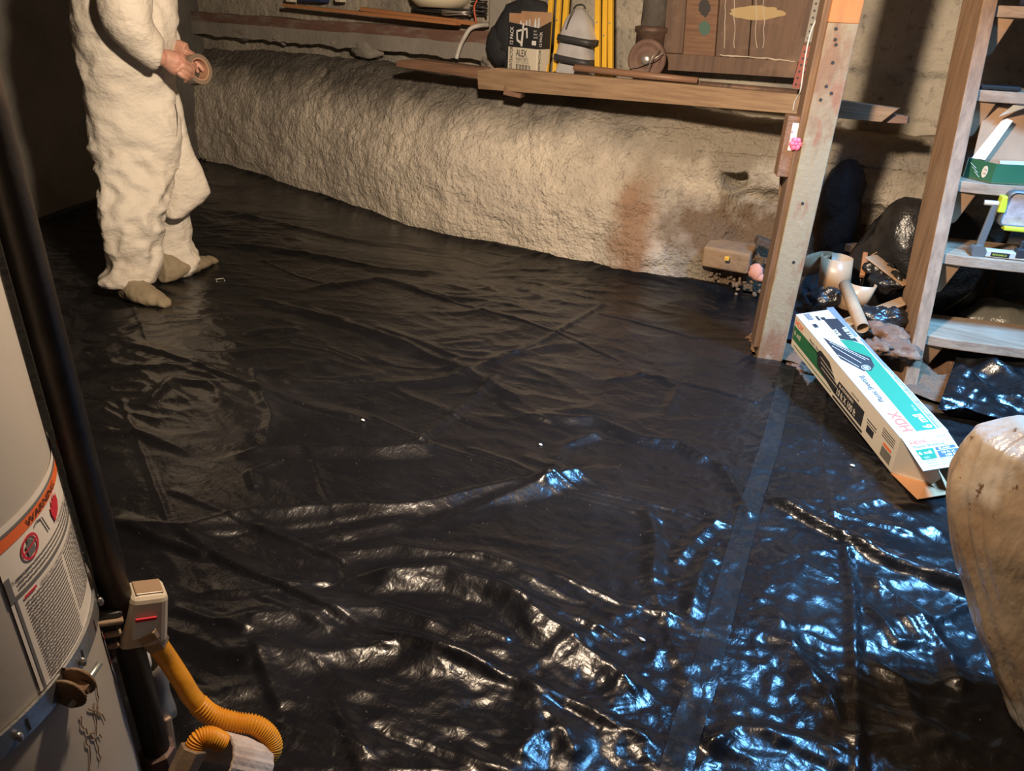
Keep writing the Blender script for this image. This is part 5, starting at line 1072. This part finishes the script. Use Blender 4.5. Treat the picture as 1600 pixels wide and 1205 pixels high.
rows_loft(cv, [(a, b, y, 0., k) for a, b, y, k in torso], 4, .10, 0)
near = [(142, 262, 215), (152, 266, 250), (160, 267, 285), (161, 261, 315), (162, 256, 345), (163, 250, 370), (168, 247, 392), (172, 246, 408), (168, 246, 420), (158, 243, 434), (160, 241, 441)]
rows_loft(cv, [(a, b, y, .0+.10*min(1, i/4), .70+.12*min(1, i/4)) for i, (a, b, y) in enumerate(near)], 5, .26, 2)
far = [(190, 280, 215), (205, 288, 260), (222, 290, 300), (236, 291, 335), (242, 296, 362), (244, 294, 380), (246, 304, 395), (248, 310, 408), (250, 308, 420), (254, 298, 431)]
rows_loft(cv, [(a, b, y, -.03-.08*min(1, i/4), .9-.08*min(1, i/4)) for i, (a, b, y) in enumerate(far)], 5, .28, 5)
def arm(px_, dep_, rr): cv.tube(smooth_path([pp(x, y, d) for (x, y), d in zip(px_, dep_)], 30), np.interp(np.linspace(0, 1, len(smooth_path([pp(x, y, d) for (x, y), d in zip(px_, dep_)], 30))), np.linspace(0, 1, len(rr)), rr).tolist(), 20)
arm([(196, -165), (200, -60), (196, 12), (210, 50), (238, 80), (250, 87)], [.195, .23, .24, .235, .22, .215], [.085, .088, .088, .075, .056, .046])
arm([(200, -165), (222, -60), (226, 10), (246, 45), (262, 66), (268, 70)], [-.195, -.20, -.20, -.10, -.02, .0], [.085, .085, .082, .066, .052, .045])
cv.tube([pp(200, -150, -.205), pp(200, -168, -.12), pp(200, -174, 0), pp(198, -168, .12), pp(197, -150, .205)], [.078, .088, .09, .088, .078], 20)
for sx_, dd_ in ((197, .205), (200, -.205)): cv.blob(pp(sx_, -150, dd_), .088, 1, .02, 16)
# hood
hdc = pp(205, -262, 0); cv.blob((hdc.x-PR.x*.045, hdc.y-PR.y*.045, hdc.z+.01), (.108, .108, .145), 2, .04, 24)
cv.loft([ring(160, 226, -235, 0, .9), ring(150, 252, -200, 0, .7)][::-1])
cvo = cv.build('coverall', m_suit, person, smooth=True, remesh=.0095, disp=((.17, .024),))
# baggy front hanging open
fl2 = MB(); rows_ = [(140, 258, 275), (165, 262, 282), (195, 262, 288), (230, 262, 297), (262, 260, 312), (288, 258, 324), (303, 257, 329), (318, 256, 316), (330, 258, 298), (340, 262, 284)]
fl2.loft([ring(a, b, y, .0, .045/max(.01, (b-a)/430/2+.006), sqr=1.0) for y, a, b in rows_][::-1]); fl2.build('front_panel', m_suit, person, smooth=True, remesh=.008, disp=((.12, .014),))
# zipped seams
sm = MB(); sm.tube(smooth_path([pp(277, 158, .10), pp(279, 190, .09), pp(276, 225, .08), pp(270, 262, .07)], 24), .0028, 6); sm.build('zip_edge', m_suit, person, smooth=True)
# shoe covers
def shoe(h, toe, wid, name_lb, top):
    h, toe = V3(h), V3(toe); d = (toe-h); L = d.length; d.normalize(); s = Vector((-d.y, d.x, 0)); rings = []
    for i in range(15):
        u = i/14; c = h+d*L*u; w = wid*(.62+.55*math.sin(min(u*1.15, 1)*math.pi)**.8*(.75+.4*u))*(1 if u < .93 else .65); ht = (top*(1-u)**1.3+.052*(1-.35*u))*(1 if u < .95 else .55); r_ = []
        for j in range(22):
            a = 2*math.pi*j/22; cx, cy = math.copysign(abs(math.cos(a))**.75, math.cos(a)), math.copysign(abs(math.sin(a))**.75, math.sin(a)); z = ht/2+cy*ht/2; r_.append(c+s*cx*w*(1-.35*max(0, cy))+Vector((0, 0, z+.008)))
        rings.append(r_)
    o = MB().loft(rings).build('shoe_cover', m_shoe, person, smooth=True, remesh=.007, disp=((.05, .012), (.02, .004))); o['label'] = name_lb
shoe(gz(196, 468), gz(264, 484), .050, 'tan shoe cover on the nearer foot', .085)
shoe(gz(254, 446), gz(338, 412), .052, 'tan shoe cover on the farther foot', .080)
# body: head, neck, core, arms, hands as one surface
bd = MB(); hc_ = hdc
face_d = (PR*.9-Vector((0, 0, .35))).normalized(); fs_ = PN
bd.blob(hc_+Vector((0, 0, .0)), (.085, .085, .112), 0, .02, 28); fc_ = hc_+PR*.035
bd.blob(fc_-Vector((0, 0, .045)), (.058, .058, .062), 0, .02, 20); bd.blob(fc_+PR*.055-Vector((0, 0, .015)), (.022, .016, .026), 0, .02, 12)
for s in (-1, 1): bd.blob(hc_+fs_*s*.086-Vector((0, 0, .01)), (.012, .012, .030), 0, .05, 10)
bd.blob(fc_+PR*.050-Vector((0, 0, .055)), (.012, .026, .010), 0, .05, 10)
bd.tube([hc_-Vector((0, 0, .06)), hc_-Vector((0, 0, .20))], [.052, .060], 16)
bd.loft([ring(150, 245, -165, 0, .5), ring(150, 245, -60, 0, .45), ring(160, 240, 60, 0, .5), ring(165, 240, 200, 0, .5)][::-1])
def limb(P, rr, n=14): 
    path = smooth_path([pp(*p) for p in P], 24); bd.tube(path, np.interp(np.linspace(0, 1, len(path)), np.linspace(0, 1, len(rr)), rr).tolist(), n)
limb([(196, -160, .14), (198, -60, .22), (198, 12, .26), (222, 60, .25), (246, 86, .23), (256, 90, .225)], [.055, .05, .045, .038, .030, .028])
limb([(205, -160, -.12), (222, -60, -.18), (226, 12, -.19), (250, 52, -.06), (266, 70, .02), (274, 77, .04)], [.055, .05, .045, .038, .029, .027])
limb([(205, 190, .02), (212, 250, .05), (210, 300, .09), (206, 400, .10), (210, 446, .10)], [.045, .04, .035, .032, .032]); limb([(225, 190, -.02), (240, 250, -.07), (258, 300, -.11), (272, 390, -.11), (274, 425, -.11)], [.045, .04, .035, .032, .032])
def fing(P, r0_, r1_): 
    path = smooth_path([pp(*p) for p in P], 14); k = len(path); bd.tube(path, [r0_+(r1_-r0_)*i/(k-1) for i in range(k)], 10); bd.blob(path[-1], r1_*.98, 0, .02, 8)
# near hand: palm then thumb and four curled fingers
bd.tube([pp(252, 88, .225), pp(262, 92, .22), pp(274, 99, .215), pp(284, 106, .21)], [(.026, .022), (.034, .024), (.040, .024), (.036, .020)], 16)
fing([(283, 96, .20), (293, 99, .17), (301, 107, .15), (300, 115, .16)], .0105, .0082)
fing([(284, 102, .225), (294, 106, .21), (301, 113, .19), (298, 120, .18)], .0108, .0083)
fing([(282, 109, .235), (291, 114, .23), (297, 119, .21), (294, 124, .20)], .0104, .0080)
fing([(277, 113, .235), (285, 119, .235), (291, 123, .22), (289, 127, .21)], .0095, .0074)
fing([(266, 88, .20), (277, 90, .18), (288, 97, .165), (295, 103, .155)], .0125, .0095)
# far hand: extended fingers over the roll
bd.tube([pp(270, 74, .03), pp(280, 77, .05), pp(291, 82, .07)], [(.026, .02), (.034, .02), (.034, .018)], 14)
fing([(289, 77, .05), (300, 84, .06), (311, 92, .07), (318, 99, .08)], .0098, .0078)
fing([(290, 81, .07), (302, 88, .08), (313, 97, .09), (321, 105, .10)], .0102, .0080)
fing([(290, 86, .09), (301, 93, .10), (311, 102, .11), (317, 110, .11)], .0098, .0078)
fing([(288, 90, .10), (297, 97, .12), (305, 105, .125), (309, 112, .125)], .0088, .0070)
fing([(280, 84, .10), (288, 92, .13), (295, 101, .14), (303, 106, .14)], .0115, .0090)
bd.build('body', m_skin, person, smooth=True, remesh=.0038)
ey = MB()
for s in (-1, 1): ey.blob(fc_+PR*.046+fs_*s*.030+Vector((0, 0, .012)), .011, 0, .01, 12)
ey.build('eyes', m_white, person, smooth=True)
ir = MB()
for s in (-1, 1): ir.blob(fc_+PR*.0545+fs_*s*.030+Vector((0, 0, .012)), .0048, 0, .01, 10)
ir.build('irises', m_ink, person, smooth=True)
hr = MB().blob(hc_-PR*.008+Vector((0, 0, .012)), (.090, .090, .112), 4, .05, 20); hr.build('hair', M('grey_hair', (.20, .17, .14), .8), person, smooth=True)
# tape roll held in both hands
tcn = pp(306, 109, .13); ta = (PN*-.80+PR*.55+Vector((0, 0, .15))).normalized(); u_ = ta.cross(Vector((0, 0, 1))).normalized(); v_ = ta.cross(u_); Rt = Matrix((u_, v_, ta)).transposed()
t = thing('tape_roll', tcn, 'roll of brown tape held in the hands of the person in white', 'tape roll')
MB().lathe([(.038, -.024), (.052, -.024), (.052, .024), (.038, .024), (.038, -.024)], tcn, Rt, 40, cap=False).build('tape', M('brown_tape', (.16, .115, .08), .4), t, smooth=True, angle=40)
MB().lathe([(.0345, -.024), (.038, -.0245), (.038, .0245), (.0345, .024), (.0345, -.024)], tcn, Rt, 40, cap=False).build('cardboard_core', M('core_card', (.36, .20, .12), .8), t, smooth=True, angle=40)
for o in list(bpy.data.objects):
    if '_o' in o: del o['_o']
